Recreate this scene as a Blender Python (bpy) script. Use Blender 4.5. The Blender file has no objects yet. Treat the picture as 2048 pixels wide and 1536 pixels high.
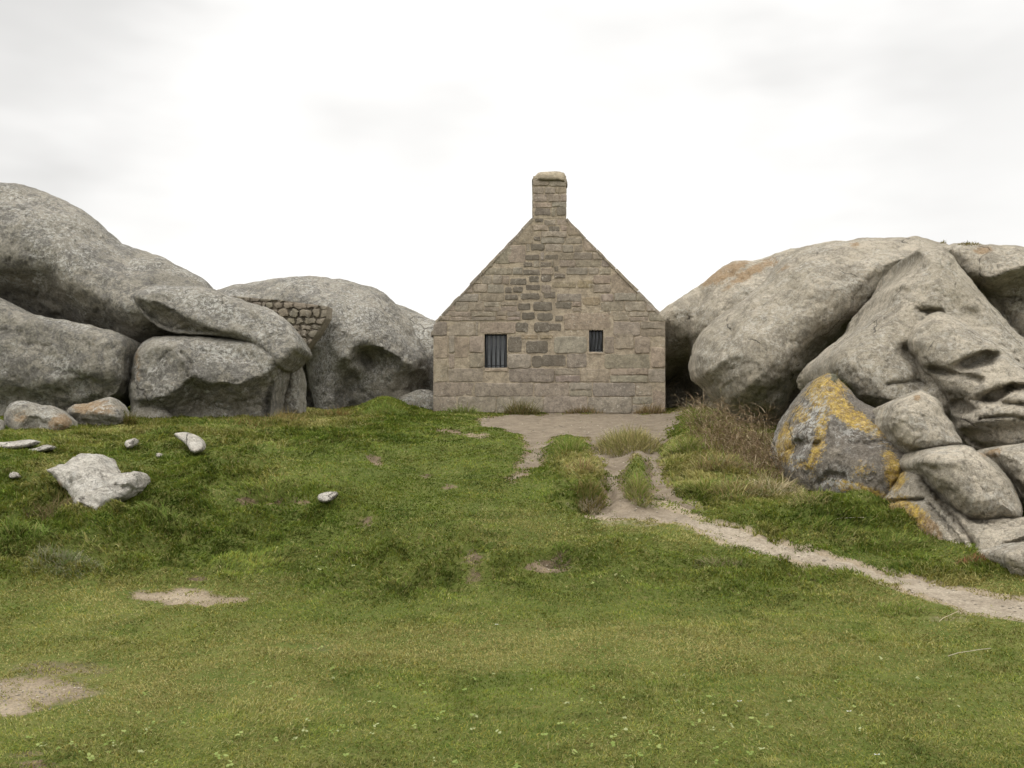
import bpy, bmesh, math, random
import numpy as np
from mathutils import Vector, Matrix
from mathutils.geometry import delaunay_2d_cdt

random.seed(7); rng = np.random.default_rng(11)
C = bpy.context.scene.collection
F = 1770.0; CAMZ = 1.6; HX, HY = 1024.0, 768.0      # focal length and principal point in photo pixels, eye height

# ------------------------------------------------------------------ helpers
def pt(px, py, d):
    px, py, d = np.asarray(px, float), np.asarray(py, float), np.asarray(d, float)
    return np.stack([(px-HX)/F*d, d+0*px, CAMZ+(HY-py)/F*d], -1)

def _hash(ix, iy, iz, s):
    h = (ix*374761393 + iy*668265263 + iz*2147483647 + s*1274126177) & 0xffffffff
    h = ((h ^ (h >> 13))*1274126177) & 0xffffffff
    h = ((h ^ (h >> 16))*2246822519) & 0xffffffff
    return h ^ (h >> 15)
_G = np.array([[1,1,0],[-1,1,0],[1,-1,0],[-1,-1,0],[1,0,1],[-1,0,1],[1,0,-1],[-1,0,-1],
               [0,1,1],[0,-1,1],[0,1,-1],[0,-1,-1],[1,1,0],[0,-1,1],[-1,1,0],[0,-1,-1]], float)
def noise3(P, seed=0):
    P = np.asarray(P, float); i = np.floor(P).astype(np.int64); f = P-i
    u = f*f*f*(f*(f*6-15)+10); r = 0
    for dx in (0,1):
        for dy in (0,1):
            for dz in (0,1):
                g = _G[_hash(i[:,0]+dx, i[:,1]+dy, i[:,2]+dz, seed) & 15]
                v = (g*(f-np.array([dx,dy,dz]))).sum(1)
                w = (u[:,0] if dx else 1-u[:,0])*(u[:,1] if dy else 1-u[:,1])*(u[:,2] if dz else 1-u[:,2])
                r = r+v*w
    return r
def fbm(P, oct=3, seed=0):
    r = 0; a = 1.0; P = np.asarray(P, float)
    for k in range(oct):
        r = r+a*noise3(P*(2.03**k), seed+k*17); a *= .5
    return r
def n2(x, y, s, seed=0, oct=2):
    return fbm(np.stack([x*s, y*s, 0*x+seed*3.7], 1), oct, seed)
def sstep(a, b, x):
    t = np.clip((x-a)/(b-a), 0, 1); return t*t*(3-2*t)

def seg_dist(P, Q, closed=False):
    """distance of points P (n,2) to the polyline Q"""
    A = np.asarray(Q, float); B = np.roll(A, -1, 0)
    if not closed: A, B = A[:-1], B[:-1]
    out = np.full(len(P), 1e9); AB = B-A; L = (AB**2).sum(1)+1e-12
    for s in range(0, len(P), 4000):
        p = P[s:s+4000, None, :]
        t = np.clip(((p-A)*AB).sum(2)/L, 0, 1)
        out[s:s+4000] = np.sqrt((((A+t[..., None]*AB)-p)**2).sum(2)).min(1)
    return out
def inside(P, Q):
    Q = np.asarray(Q, float); r = np.zeros(len(P), bool); j = len(Q)-1
    x, y = P[:,0], P[:,1]
    for i in range(len(Q)):
        xi, yi = Q[i]; xj, yj = Q[j]
        if yi != yj:
            r ^= ((yi > y) != (yj > y)) & (x < (xj-xi)*(y-yi)/(yj-yi)+xi)
        j = i
    return r
def chaikin(Q, n=2):
    Q = np.asarray(Q, float)
    for _ in range(n):
        R = np.roll(Q, -1, 0)
        Q = np.stack([.75*Q+.25*R, .25*Q+.75*R], 1).reshape(-1, 2)
    return Q
def resample(Q, step):
    Q = np.vstack([Q, Q[:1]]); s = np.concatenate([[0], np.cumsum(np.hypot(*np.diff(Q, axis=0).T))])
    n = max(12, int(s[-1]/step)); t = np.linspace(0, s[-1], n, endpoint=False)
    return np.stack([np.interp(t, s, Q[:,0]), np.interp(t, s, Q[:,1])], 1)

def mesh_obj(name, V, faces, mat, parent=None, loc=(0,0,0), smooth=True, fix=False, attrs=None, col=None):
    me = bpy.data.meshes.new(name); V = np.asarray(V, float)
    me.from_pydata((V-np.asarray(loc, float)).tolist() if parent is None else V.tolist(), [], [list(map(int, f)) for f in faces])
    if fix:
        bm = bmesh.new(); bm.from_mesh(me); bmesh.ops.recalc_face_normals(bm, faces=bm.faces); bm.to_mesh(me); bm.free()
    if smooth: me.polygons.foreach_set('use_smooth', [True]*len(me.polygons))
    for k, a in (attrs or {}).items():
        at = me.attributes.new(k, 'FLOAT', 'POINT'); at.data.foreach_set('value', np.asarray(a, np.float32))
    if col is not None:
        at = me.attributes.new('Col', 'FLOAT_COLOR', 'POINT')
        c = np.ones((len(V), 4), np.float32); c[:,:3] = col; at.data.foreach_set('color', c.ravel())
    if mat: me.materials.append(mat)
    me.update()
    o = bpy.data.objects.new(name, me); C.objects.link(o)
    if parent is not None: o.parent = parent
    else: o.location = loc
    return o
def fast_mesh(name, V, nper, polys, mat, col=None, loc=(0,0,0)):
    """many equal little polygons: polys (n,k) index array"""
    me = bpy.data.meshes.new(name); V = np.asarray(V, np.float32)-np.asarray(loc, np.float32)
    polys = np.asarray(polys, np.int32); n, k = polys.shape
    me.vertices.add(len(V)); me.vertices.foreach_set('co', V.ravel())
    me.loops.add(n*k); me.loops.foreach_set('vertex_index', polys.ravel())
    me.polygons.add(n); me.polygons.foreach_set('loop_start', np.arange(0, n*k, k, dtype=np.int32))
    me.polygons.foreach_set('loop_total', np.full(n, k, np.int32))
    me.update(calc_edges=True)
    if col is not None:
        at = me.attributes.new('Col', 'FLOAT_COLOR', 'POINT')
        c = np.ones((len(V), 4), np.float32); c[:,:3] = col; at.data.foreach_set('color', c.ravel())
    me.materials.append(mat)
    o = bpy.data.objects.new(name, me); C.objects.link(o); o.location = loc
    return o
def tag(o, label, cat, group=None, kind=None):
    if label: o['label'] = label
    if cat: o['category'] = cat
    if group: o['group'] = group
    if kind: o['kind'] = kind
    return o

# ------------------------------------------------------------------ materials
class NT:
    def __init__(s, name):
        s.m = bpy.data.materials.new(name); s.m.use_nodes = True
        s.t = s.m.node_tree; s.N = s.t.nodes; s.L = s.t.links
        s.b = s.N['Principled BSDF']
        s.co = s.N.new('ShaderNodeTexCoord').outputs['Object']
    def noise(s, scale, detail=4, rough=.6, dist=0, vec=None, off=0):
        n = s.N.new('ShaderNodeTexNoise'); n.inputs['Scale'].default_value = scale
        n.inputs['Detail'].default_value = detail; n.inputs['Roughness'].default_value = rough
        n.inputs['Distortion'].default_value = dist
        v = vec or s.co
        if off:
            m = s.N.new('ShaderNodeVectorMath'); m.inputs[1].default_value = (off, off*.7, -off); s.L.new(v, m.inputs[0]); v = m.outputs[0]
        s.L.new(v, n.inputs['Vector']); return n.outputs['Fac']
    def voro(s, scale, feature='F1', rand=1):
        n = s.N.new('ShaderNodeTexVoronoi'); n.inputs['Scale'].default_value = scale; n.feature = feature
        n.inputs['Randomness'].default_value = rand
        s.L.new(s.co, n.inputs['Vector']); return n.outputs['Distance']
    def ramp(s, f, a, b, lo=0., hi=1.):
        n = s.N.new('ShaderNodeMapRange'); n.interpolation_type = 'SMOOTHSTEP'
        n.inputs['From Min'].default_value = a; n.inputs['From Max'].default_value = b
        n.inputs['To Min'].default_value = lo; n.inputs['To Max'].default_value = hi
        s.L.new(f, n.inputs['Value']); return n.outputs['Result']
    def math(s, op, a, b=None):
        n = s.N.new('ShaderNodeMath'); n.operation = op
        for i, v in enumerate((a, b)):
            if v is None: continue
            if isinstance(v, (int, float)): n.inputs[i].default_value = v
            else: s.L.new(v, n.inputs[i])
        return n.outputs[0]
    def mix(s, f, a, b, mode='MIX'):
        n = s.N.new('ShaderNodeMix'); n.data_type = 'RGBA'; n.blend_type = mode
        for i, v in ((0, f), (6, a), (7, b)):
            if isinstance(v, (int, float)): n.inputs[i].default_value = v
            elif isinstance(v, tuple): n.inputs[i].default_value = (*v, 1)
            else: s.L.new(v, n.inputs[i])
        return n.outputs[2]
    def attr(s, name, out='Fac'):
        n = s.N.new('ShaderNodeAttribute'); n.attribute_name = name; return n.outputs[out]
    def bump(s, h, strength, dist, prev=None):
        n = s.N.new('ShaderNodeBump'); n.inputs['Strength'].default_value = strength; n.inputs['Distance'].default_value = dist
        s.L.new(h, n.inputs['Height'])
        if prev: s.L.new(prev, n.inputs['Normal'])
        return n.outputs[0]
    def done(s, col, rough=.9, normal=None, spec=.25):
        if isinstance(col, tuple): s.b.inputs['Base Color'].default_value = (*col, 1)
        else: s.L.new(col, s.b.inputs['Base Color'])
        s.b.inputs['Roughness'].default_value = rough
        s.b.inputs['Specular IOR Level'].default_value = spec
        if normal: s.L.new(normal, s.b.inputs['Normal'])
        return s.m

def granite(name, c1, c2, dark, pale, mott=.5, palek=.5, off=0.):
    n = NT(name)
    c = n.mix(n.ramp(n.noise(.9, 7, .68, .4, off=off+3), .40, .60), c1, c2)
    # grey-black lichen in ragged fields, water streaks running down
    m = n.ramp(n.math('ADD', n.math('MULTIPLY', n.noise(5.5, 9, .78, .6, off=off+9), .7), n.math('MULTIPLY', n.noise(1.1, 4, .6, off=off+15), .3)), .475, .545)
    c = n.mix(n.math('MULTIPLY', m, mott), c, dark)
    mp = n.N.new('ShaderNodeMapping'); mp.inputs['Scale'].default_value = (3.2, 3.2, .55); n.L.new(n.co, mp.inputs[0])
    stk = n.ramp(n.noise(1.6, 7, .72, .5, vec=mp.outputs[0], off=off+33), .53, .62)
    c = n.mix(n.math('MULTIPLY', stk, .38), c, (.10,.088,.062))
    r = n.ramp(n.math('ADD', n.attr('rust'), n.math('MULTIPLY', n.noise(7, 8, .78, .5, off=2), 1.2)), .9, 1.15)
    c = n.mix(n.math('MULTIPLY', r, .8), c, n.mix(n.noise(20, 5, .7), (.24,.125,.03), (.50,.29,.085)))
    st = n.ramp(n.math('ADD', n.attr('stain_shade'), n.math('MULTIPLY', n.noise(3.5, 7, .7, 1.2, off=31), .9)), .7, 1.2)  # algae and water marks, with shade of the undersides also put into the colour
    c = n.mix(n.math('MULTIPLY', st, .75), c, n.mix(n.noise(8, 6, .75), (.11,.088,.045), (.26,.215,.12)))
    yn = n.math('ADD', n.math('MULTIPLY', n.noise(6, 9, .82, .6, off=12), .9), n.math('MULTIPLY', n.noise(34, 6, .85, off=19), .9))
    ym = n.math('ADD', n.math('MULTIPLY', n.attr('yellow'), .55), yn)
    y = n.ramp(ym, 1.12, 1.19)
    c = n.mix(n.math('MULTIPLY', y, .95), c, n.mix(n.ramp(n.noise(18, 7, .8, off=6), .4, .6), (.30,.17,.018), (.80,.53,.045)))
    # crusts of pale lichen: small spots with broken edges, gathered in fields
    fld = n.ramp(n.noise(1.5, 5, .65, off=off+21), .44, .60)
    pa = n.math('MAXIMUM', n.math('MULTIPLY', fld, .75), n.attr('pale'))
    sp = n.ramp(n.math('ADD', n.noise(15, 8, .8, .6, off=off+5), n.math('MULTIPLY', pa, .07)), .545, .60)
    c = n.mix(n.math('MULTIPLY', n.math('MULTIPLY', sp, pa), palek), c, pale)
    sp2 = n.ramp(n.math('ADD', n.voro(7.5), n.math('MULTIPLY', n.noise(26, 6, .8), .55)), .44, .53, 1, 0)
    c = n.mix(n.math('MULTIPLY', n.math('MULTIPLY', sp2, n.attr('pale')), .85), c, pale)
    g = n.ramp(n.math('ADD', n.attr('moss'), n.math('MULTIPLY', n.noise(9, 6, .7), 1.0)), .9, 1.05)
    c = n.mix(g, c, n.mix(n.noise(40, 3), (.035,.045,.008), (.11,.10,.018)))
    gr = n.noise(25, 7, .84, .3, off=off+51)
    c = n.mix(n.ramp(gr, .42, .49, .52, 0.), c, n.mix(.66, c, (.05,.044,.036)))
    c = n.mix(n.ramp(gr, .51, .58, 0., .42), c, n.mix(.6, c, (.72,.68,.60)))
    c = n.mix(n.ramp(n.noise(95, 3, .7), .3, .7), n.mix(.32, c, (.07,.065,.06), 'MIX'), n.mix(.18, c, (.62,.6,.56), 'MIX'))
    # a few hairline joints
    wv = n.N.new('ShaderNodeVectorMath'); wv.operation = 'MULTIPLY_ADD'; nn_ = n.N.new('ShaderNodeTexNoise'); nn_.inputs['Scale'].default_value = 1.6; nn_.inputs['Detail'].default_value = 6
    n.L.new(n.co, nn_.inputs['Vector']); n.L.new(nn_.outputs['Color'], wv.inputs[0]); wv.inputs[1].default_value = (.55,.55,.55); n.L.new(n.co, wv.inputs[2])
    ve = n.N.new('ShaderNodeTexVoronoi'); ve.feature = 'DISTANCE_TO_EDGE'; ve.inputs['Scale'].default_value = .62; n.L.new(wv.outputs[0], ve.inputs['Vector'])
    ck = n.math('MULTIPLY', n.ramp(ve.outputs['Distance'], .002, .008, 1, 0), n.ramp(n.noise(.8, 3, .6, off=off+61), .53, .6))
    c = n.mix(n.math('MULTIPLY', ck, .75), c, (.05,.043,.034))
    h = n.math('ADD', n.math('ADD', n.noise(6, 9, .78, .3), n.math('MULTIPLY', gr, .7)), n.math('MULTIPLY', n.noise(45, 5, .7), .35))
    h = n.math('SUBTRACT', h, n.math('MULTIPLY', ck, .5))
    nm = n.bump(h, 1., .10)
    nm = n.bump(n.math('ADD', n.noise(10, 5, .66, .2, off=off+71), n.math('MULTIPLY', n.noise(3.2, 4, .6, off=off+75), 1.5)), .8, .11, nm)
    nm = n.bump(n.math('ADD', n.noise(120, 2, .6), n.math('MULTIPLY', sp, .25)), .35, .012, nm)
    return n.done(c, .92, nm, .2)

M = {}
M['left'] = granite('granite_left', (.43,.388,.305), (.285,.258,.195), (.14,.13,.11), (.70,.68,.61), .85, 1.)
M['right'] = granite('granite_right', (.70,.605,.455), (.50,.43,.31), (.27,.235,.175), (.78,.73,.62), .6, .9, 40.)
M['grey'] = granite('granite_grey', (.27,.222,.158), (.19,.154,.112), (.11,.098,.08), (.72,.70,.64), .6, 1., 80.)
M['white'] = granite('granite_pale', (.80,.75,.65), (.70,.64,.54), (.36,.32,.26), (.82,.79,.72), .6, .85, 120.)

def colmat(name, rough=.8, trans=0., vary=0.):
    n = NT(name); c = n.attr('Col', 'Color')
    if vary:
        c = n.mix(vary, c, n.mix(n.noise(300, 2), (.3,.3,.3), (.7,.7,.7)), 'OVERLAY')
    n.done(c, rough, spec=.15)
    if trans:
        t = n.N.new('ShaderNodeBsdfTranslucent'); n.L.new(c, t.inputs['Color'])
        ms = n.N.new('ShaderNodeMixShader'); ms.inputs[0].default_value = trans
        n.L.new(n.b.outputs[0], ms.inputs[1]); n.L.new(t.outputs[0], ms.inputs[2])
        n.L.new(ms.outputs[0], n.N['Material Output'].inputs['Surface'])
    return n.m
M['blade'] = colmat('grass_blades', .75, .3)
M['twig'] = colmat('dry_twigs', .9)

def masonry_mat():
    n = NT('granite_masonry'); c = n.attr('Col', 'Color')
    v = n.noise(6, 8, .8, .4)
    c = n.mix(n.ramp(v, .40, .60), n.mix(.5, c, (.12,.095,.065), 'MIX'), n.mix(.22, c, (.58,.49,.36), 'MIX'))
    gr = n.noise(22, 8, .85, .3, off=3)
    c = n.mix(n.ramp(gr, .40, .5, .5, 0.), c, n.mix(.6, c, (.06,.047,.034)))
    bl = n.ramp(n.noise(1.0, 6, .7, .5, off=24), .52, .64)
    c = n.mix(n.math('MULTIPLY', bl, .4), c, (.16,.125,.085))
    w = n.ramp(n.noise(20, 8, .82, .5, off=4), .55, .61)
    c = n.mix(n.math('MULTIPLY', w, n.ramp(n.noise(1.2, 3, .6), .4, .65, .15, .8)), c, (.60,.55,.46))
    ol = n.ramp(n.noise(2.2, 5, .7, off=14), .55, .75)
    c = n.mix(n.math('MULTIPLY', ol, .35), c, (.15,.125,.065))
    c = n.mix(n.ramp(n.noise(130, 3, .7), .3, .7), n.mix(.3, c, (.05,.045,.04)), n.mix(.15, c, (.6,.56,.5)))
    h = n.math('ADD', n.noise(14, 8, .75), n.math('MULTIPLY', n.noise(80, 4, .7), .4))
    return n.done(c, .93, n.bump(h, .8, .035), .15)
M['masonry'] = masonry_mat()

def ground_mat():
    n = NT('turf_and_soil')
    g = n.mix(n.ramp(n.noise(3, 6, .65), .35, .65), (.085,.112,.022), (.125,.138,.034))
    g = n.mix(n.attr('lush'), g, n.mix(n.ramp(n.noise(3.5, 6, .7), .38, .62), (.066,.086,.017), (.102,.118,.027)))
    g = n.mix(n.ramp(n.noise(45, 5, .75), .35, .65), n.mix(.22, g, (.045,.05,.014)), g)
    g = n.mix(n.math('MULTIPLY', n.ramp(n.noise(25, 5, .7, off=4), .52, .66), .5), g, (.2,.165,.07))
    s = n.mix(n.ramp(n.noise(7, 8, .78), .40, .60), (.085,.06,.034), (.20,.148,.09))
    s = n.mix(n.attr('pale'), s, n.mix(n.noise(20, 5, .7), (.30,.24,.16), (.54,.46,.335)))
    s = n.mix(n.ramp(n.noise(60, 5, .75), .4, .7), n.mix(.4, s, (.07,.05,.035)), s)
    f = n.ramp(n.math('ADD', n.attr('soil'), n.math('MULTIPLY', n.noise(22, 6, .75), .6)), .68, .98)
    c = n.mix(f, g, s)
    h = n.math('ADD', n.noise(18, 8, .75), n.math('MULTIPLY', n.noise(90, 4, .7), .4))
    return n.done(c, .95, n.bump(h, .9, .03), .1)
M['ground'] = ground_mat()
def path_mat():
    n = NT('worn_path')
    s = n.mix(n.ramp(n.noise(5, 7, .7), .35, .65), (.165,.13,.09), (.28,.228,.165))
    s = n.mix(n.attr('pale'), s, n.mix(n.ramp(n.noise(9, 8, .78), .35, .65), (.30,.25,.185), (.50,.435,.335)))
    s = n.mix(n.attr('grey'), s, n.mix(n.ramp(n.noise(5, 8, .75), .35, .65), (.15,.122,.088), (.255,.21,.152)))
    s = n.mix(n.ramp(n.noise(55, 6, .75), .42, .7), n.mix(.4, s, (.10,.08,.06)), s)
    d = n.ramp(n.noise(30, 6, .8, off=7), .62, .68)
    s = n.mix(n.math('MULTIPLY', d, .6), s, (.11,.095,.07))
    h = n.math('ADD', n.noise(16, 8, .75), n.math('MULTIPLY', n.noise(70, 5, .75), .5))
    return n.done(s, .95, n.bump(h, .9, .03), .1)
M['path'] = path_mat()

# ------------------------------------------------------------------ terrain: height field through measured points
K = []   # (px, py, height)
for px in (-300, 100, 512, 1024, 1536, 2000, 2350): K += [(px,1536,0), (px,1390,0)]
K += [(px,1265,0.) for px in (-100,200,500,800,1100,1400,1750)]
K += [(1024,1200,.03),(1024,1120,.17),(1024,1060,.28),(1024,1020,.37),(1024,960,.52),(1024,900,.70),(1024,860,.86),(1024,836,.95)]
K += [(1300,1200,.02),(1300,1120,.15),(1300,1060,.27),(1300,1000,.42),(1300,950,.56),(1300,900,.72),(1300,852,.9),(1300,832,.955)]
K += [(1500,1190,.03),(1500,1130,.13),(1500,1085,.21),(1500,1020,.36),(1500,960,.54),(1500,900,.76),(1480,850,.93)]
K += [(1800,1210,.03),(1800,1165,.10),(1800,1100,.20),(1780,1040,.33),(1640,980,.5),(1650,1050,.3)]
K += [(2048,1290,.0),(2048,1236,.06),(2048,1200,.10),(2048,1150,.17),(2350,1290,.03),(2350,1210,.12)]
K += [(700,1225,.0),(700,1150,.10),(700,1060,.27),(700,1000,.42),(700,930,.62),(700,870,.85),(700,828,1.0)]
K += [(400,1240,.0),(400,1170,.06),(400,1100,.18),(400,1040,.33),(400,970,.53),(400,900,.76),(400,855,.93),(400,838,1.0)]
K += [(150,1170,.08),(150,1090,.25),(150,1020,.43),(150,950,.65),(150,890,.84),(150,862,.93)]
K += [(-150,1280,0),(-150,1180,.1),(-150,1090,.28),(-150,1000,.53),(-150,920,.8),(-150,875,.93)]
KP = [tuple(pt(a, b, (CAMZ-z)*F/(b-HY))) for a, b, z in K]
KP += [(x, y, 1.0) for x, y in ((-16,22),(-8,26),(0,26),(8,26),(16,22),(-14,16),(14,16),(-2.2,21),(3.6,21))]
KP += [(x, -2., 0.) for x in (-9,-3,3,9)]+[(-14,6,.3),(14,6,.3),(-14,0,0),(14,0,0)]
KP = np.array(KP)
def _tps(r): return np.where(r > 1e-9, r*r*np.log(r+1e-12), 0)
_n = len(KP); _A = np.zeros((_n+3, _n+3))
_A[:_n,:_n] = _tps(np.hypot(KP[:,None,0]-KP[None,:,0], KP[:,None,1]-KP[None,:,1]))+np.eye(_n)*.02
_A[:_n,_n] = 1; _A[:_n,_n+1:] = KP[:,:2]; _A[_n:,:_n] = _A[:_n,_n:].T
_W = np.linalg.solve(_A, np.concatenate([KP[:,2], [0,0,0]]))
def base_z(x, y):
    out = np.empty(len(x))
    for s in range(0, len(x), 20000):
        a, b = x[s:s+20000], y[s:s+20000]
        out[s:s+20000] = _tps(np.hypot(a[:,None]-KP[:,0], b[:,None]-KP[:,1]))@_W[:_n]+_W[_n]+_W[_n+1]*a+_W[_n+2]*b
    far = sstep(12, 17, np.abs(x)); far = np.maximum(far, sstep(23, 27, y)); far = np.maximum(far, sstep(0, 3, -y))
    return out*(1-far)+far*np.where(y > 9, .9, .9*sstep(-4, 12, y))

def topx(x, y, z):
    y = np.maximum(y, .3); return np.stack([HX+x/y*F, HY-(z-CAMZ)/y*F], 1)
def blob(P, L):
    r = np.zeros(len(P))
    for b in L:
        cx, cy, rx, ry, s = b[:5]; q = ((P[:,0]-cx)/rx)**2+((P[:,1]-cy)/ry)**2
        r = np.maximum(r, s*np.exp(-q*q*.8)) if s > 0 else r
    return r

PATHS = [  # outlines of trodden ground, photo pixels
 [(942,838),(985,833),(1080,827),(1200,823),(1330,824),(1374,816),(1366,836),(1350,856),(1335,882),(1300,905),(1260,905),(1200,900),(1170,876),(1130,866),(1096,880),(1060,880),(1038,868),(1000,856),(952,848)],
 [(1025,858),(1056,888),(1046,918),(1031,942),(1012,962),(1032,966),(1058,946),(1082,916),(1098,880),(1090,862)],
 [(1165,868),(1186,900),(1200,940),(1214,975),(1212,1010),(1110,1016),(1165,1032),(1260,1040),(1350,1036),(1335,1012),(1250,990),(1248,960),(1262,918),(1270,880)],
 [(1276,890),(1290,920),(1302,955),(1304,995),(1340,1000),(1366,1015),(1412,1030),(1395,1005),(1352,985),(1330,952),(1316,915),(1318,890)],
 [(1300,1012),(1360,1024),(1430,1043),(1520,1068),(1620,1098),(1720,1128),(1830,1153),(1940,1178),(2048,1194),(2400,1222),(3300,1262),(3300,1330),(2400,1280),(2048,1237),(1925,1224),(1840,1186),(1720,1152),(1600,1122),(1500,1098),(1440,1082),(1380,1054),(1300,1034)],
]
# bare patches: px, py, rx, ry, strength, paleness, dent depth
BARE = [(360,1192,110,15,.9,1),(440,1200,70,10,.8,.4),(60,1380,150,36,.8,.9),(10,1412,80,24,.95,1),(120,1335,130,22,.6,.3),
        (520,1001,56,11,.95,0),(605,1000,30,8,.7,0),(470,925,40,9,.5,0),(640,1290,90,14,.45,.6),(1100,1132,50,13,.95,.3),(1130,1105,30,8,.6,.1),(945,1115,30,22,.7,.2),(945,1150,22,25,.6,.1),
        (725,1042,28,12,.85,.2),(757,920,20,9,.9,.25),(860,950,24,6,.7,.15),(900,975,32,5,.7,.2),(895,860,35,9,.8,.2),(950,868,40,5,.8,.6),
        (405,1155,35,8,.7,.1),(520,1000,45,12,.5,0),(60,1505,60,10,.6,.1),(80,1525,70,8,.7,.1),(1170,1010,40,10,.8,0),(820,1072,20,5,.7,0),
        (1720,1075,60,6,.3,.2),(240,1230,50,6,.5,.1),(660,1130,30,10,.35,.1),(905,1010,10,6,.5,.3),(1690,1100,20,6,.5,.2),(1830,1060,90,12,.35,.1),
        (1900,1236,70,14,.5,1),(1990,1248,60,8,.35,.8),(1560,1140,50,7,.3,.2),(1260,1045,110,8,.55,.6),(640,1090,22,6,.5,.1),(1290,1320,50,6,.3,.2),(1380,1060,50,7,.5,.2)]
SCARP = [(1120,1115,46,15,.13),(757,914,22,11,.08),(520,1000,55,12,.15),(1170,1014,45,12,.13),(725,1036,30,10,.08),(860,945,26,8,.04),(405,1148,28,8,.05),
         (690,1100,40,10,.05),(800,1175,40,14,.06),(1215,985,14,26,.06),(640,1085,30,8,.04),(450,1110,90,12,.05),(300,1030,60,22,.08),(820,1066,22,7,.05)]
HUMP = [(1135,905,42,34,.10),(1165,975,46,34,.12),(1276,955,20,44,.13),(1255,878,60,20,.10),(1395,880,60,50,.14),(1450,960,70,30,.08),(980,900,60,30,.07),(660,1008,40,12,.07),(770,826,44,16,.22),(230,1060,120,30,.10),(620,960,110,24,.09),(850,1085,160,24,.05),(480,945,90,14,.09),(760,965,120,14,.06),(420,1010,70,14,.08),(150,1100,120,18,.10),(950,1060,90,12,.05),(1000,1130,60,16,.06),(1250,1120,110,18,.05),(1680,1030,140,16,.10)]
ROUGH = [(820,1130,220,75,1.),(1250,1130,200,60,.5),(250,1040,420,130,.9),(1700,1040,230,60,.8),(520,900,300,70,.6),(1550,1160,240,60,.5),(1150,950,70,60,.6),(900,920,160,70,.35)]

def path_mask(P, warp=1.):
    Q = P.copy()
    if warp:
        Q[:,0] += 13*warp*n2(P[:,0], P[:,1]*2, .03, 3, 3)*1.5; Q[:,1] += 5*warp*n2(P[:,0], P[:,1]*2, .04, 8, 3)*1.5
    r = np.zeros(len(P)); ok = (P[:,1] > 800) & (P[:,1] < 1300) & (P[:,0] > 900)
    for poly in PATHS:
        r[ok] = np.maximum(r[ok], inside(Q[ok], poly)*1.)
    return r
def terrain_z(x, y):
    z = base_z(x, y); P = topx(x, y, z)
    near = (y > 1.5) & (y < 30) & (np.abs(x) < 16)
    ro = blob(P, ROUGH)
    h = .02*n2(x, y, 1.3, 1, 2)+.018*n2(x, y, 4, 2, 3)+.004*n2(x, y, 14, 4, 2)
    h += 1.25*ro*(.09*n2(x, y, 1.9, 5, 2)+.10*np.maximum(n2(x, y, 4.4, 6, 3), -.25)+.02*n2(x, y, 12, 7, 2)+.07*np.abs(n2(x*.6, y*1.5, 2.6, 91, 2)))
    h -= 1.7*sum(d*np.exp(-(((P[:,0]-cx)/rx)**2+((P[:,1]-cy)/ry)**2)**2) for cx, cy, rx, ry, d in SCARP)
    h += 1.5*sum(d*np.exp(-(((P[:,0]-cx)/rx)**2+((P[:,1]-cy)/ry)**2)) for cx, cy, rx, ry, d in HUMP)
    return z+np.where(near, h, 0)

# grid
def axis(lo, hi, step, far_lo, far_hi):
    a = np.arange(lo, hi, step); g = []
    s, v = step*2, hi
    while v < far_hi: g.append(v); v += s; s *= 1.35
    l = []; s, v = step*2, lo-step
    while v > far_lo: l.append(v); v -= s; s *= 1.35
    return np.array(l[::-1]+list(a)+g+[far_hi])
gx = axis(-9.5, 9.5, .05, -500, 500)
gy = np.concatenate([np.arange(2.4, 8, .035), axis(8, 22, .06, 7.99, 600)])
gy = np.concatenate([[-60,-25,-10,-4,-1,.8,1.8], gy]); gy = np.unique(gy)
GX, GY = np.meshgrid(gx, gy); X, Y = GX.ravel(), GY.ravel()
Z = terrain_z(X, Y); PX = topx(X, Y, Z)
nx, ny = len(gx), len(gy)
vis = (PX[:,0] > -700) & (PX[:,0] < 2750) & (Y > 2) & (Y < 24)
pm = np.zeros(len(X)); pm[vis] = path_mask(PX[vis])
soft = pm.reshape(ny, nx).copy()
for _ in range(2):
    soft[1:-1,1:-1] = (soft[1:-1,1:-1]*2+soft[:-2,1:-1]+soft[2:,1:-1]+soft[1:-1,:-2]+soft[1:-1,2:])/6
BANKS = [(850,1080,700,150,1.),(150,1000,500,170,1.),(1700,1060,350,80,1.),(1400,1160,330,60,1.),(800,905,560,120,.95),(1250,1110,260,60,.8),(1450,930,160,110,.7)]
WIDE = soft.copy()
for _ in range(7):
    WIDE[1:-1,1:-1] = (WIDE[1:-1,1:-1]*2+WIDE[:-2,1:-1]+WIDE[2:,1:-1]+WIDE[1:-1,:-2]+WIDE[1:-1,2:])/6
def bare_mask(P):
    P = P.copy(); a, b = P[:,0]*.02, P[:,1]*.05
    P[:,0] += 26*n2(a, b, 1., 81, 3); P[:,1] += 8*n2(a, b, 1., 82, 3)
    r = blob(P, BARE); p = np.zeros(len(P))
    for b in BARE:
        q = ((P[:,0]-b[0])/b[2])**2+((P[:,1]-b[1])/b[3])**2
        p = np.maximum(p, b[5]*np.exp(-q*.5))
    return r, p
bm_, bp_ = bare_mask(PX); bm_[~vis] = 0; bp_[~vis] = 0
Z = Z-.02*soft.ravel()-.015*bm_
ZG = Z.reshape(ny, nx); SOFT = soft; BG = bm_.reshape(ny, nx); PG = bp_.reshape(ny, nx)
quad = lambda i, j: (j*nx+i, j*nx+i+1, (j+1)*nx+i+1, (j+1)*nx+i)
J, I = np.meshgrid(np.arange(ny-1), np.arange(nx-1), indexing='ij')
Q4 = np.stack([J*nx+I, J*nx+I+1, (J+1)*nx+I+1, (J+1)*nx+I], -1).reshape(-1, 4)
ground = fast_mesh('ground', np.stack([X, Y, Z], 1), 0, Q4, M['ground'])
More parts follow.
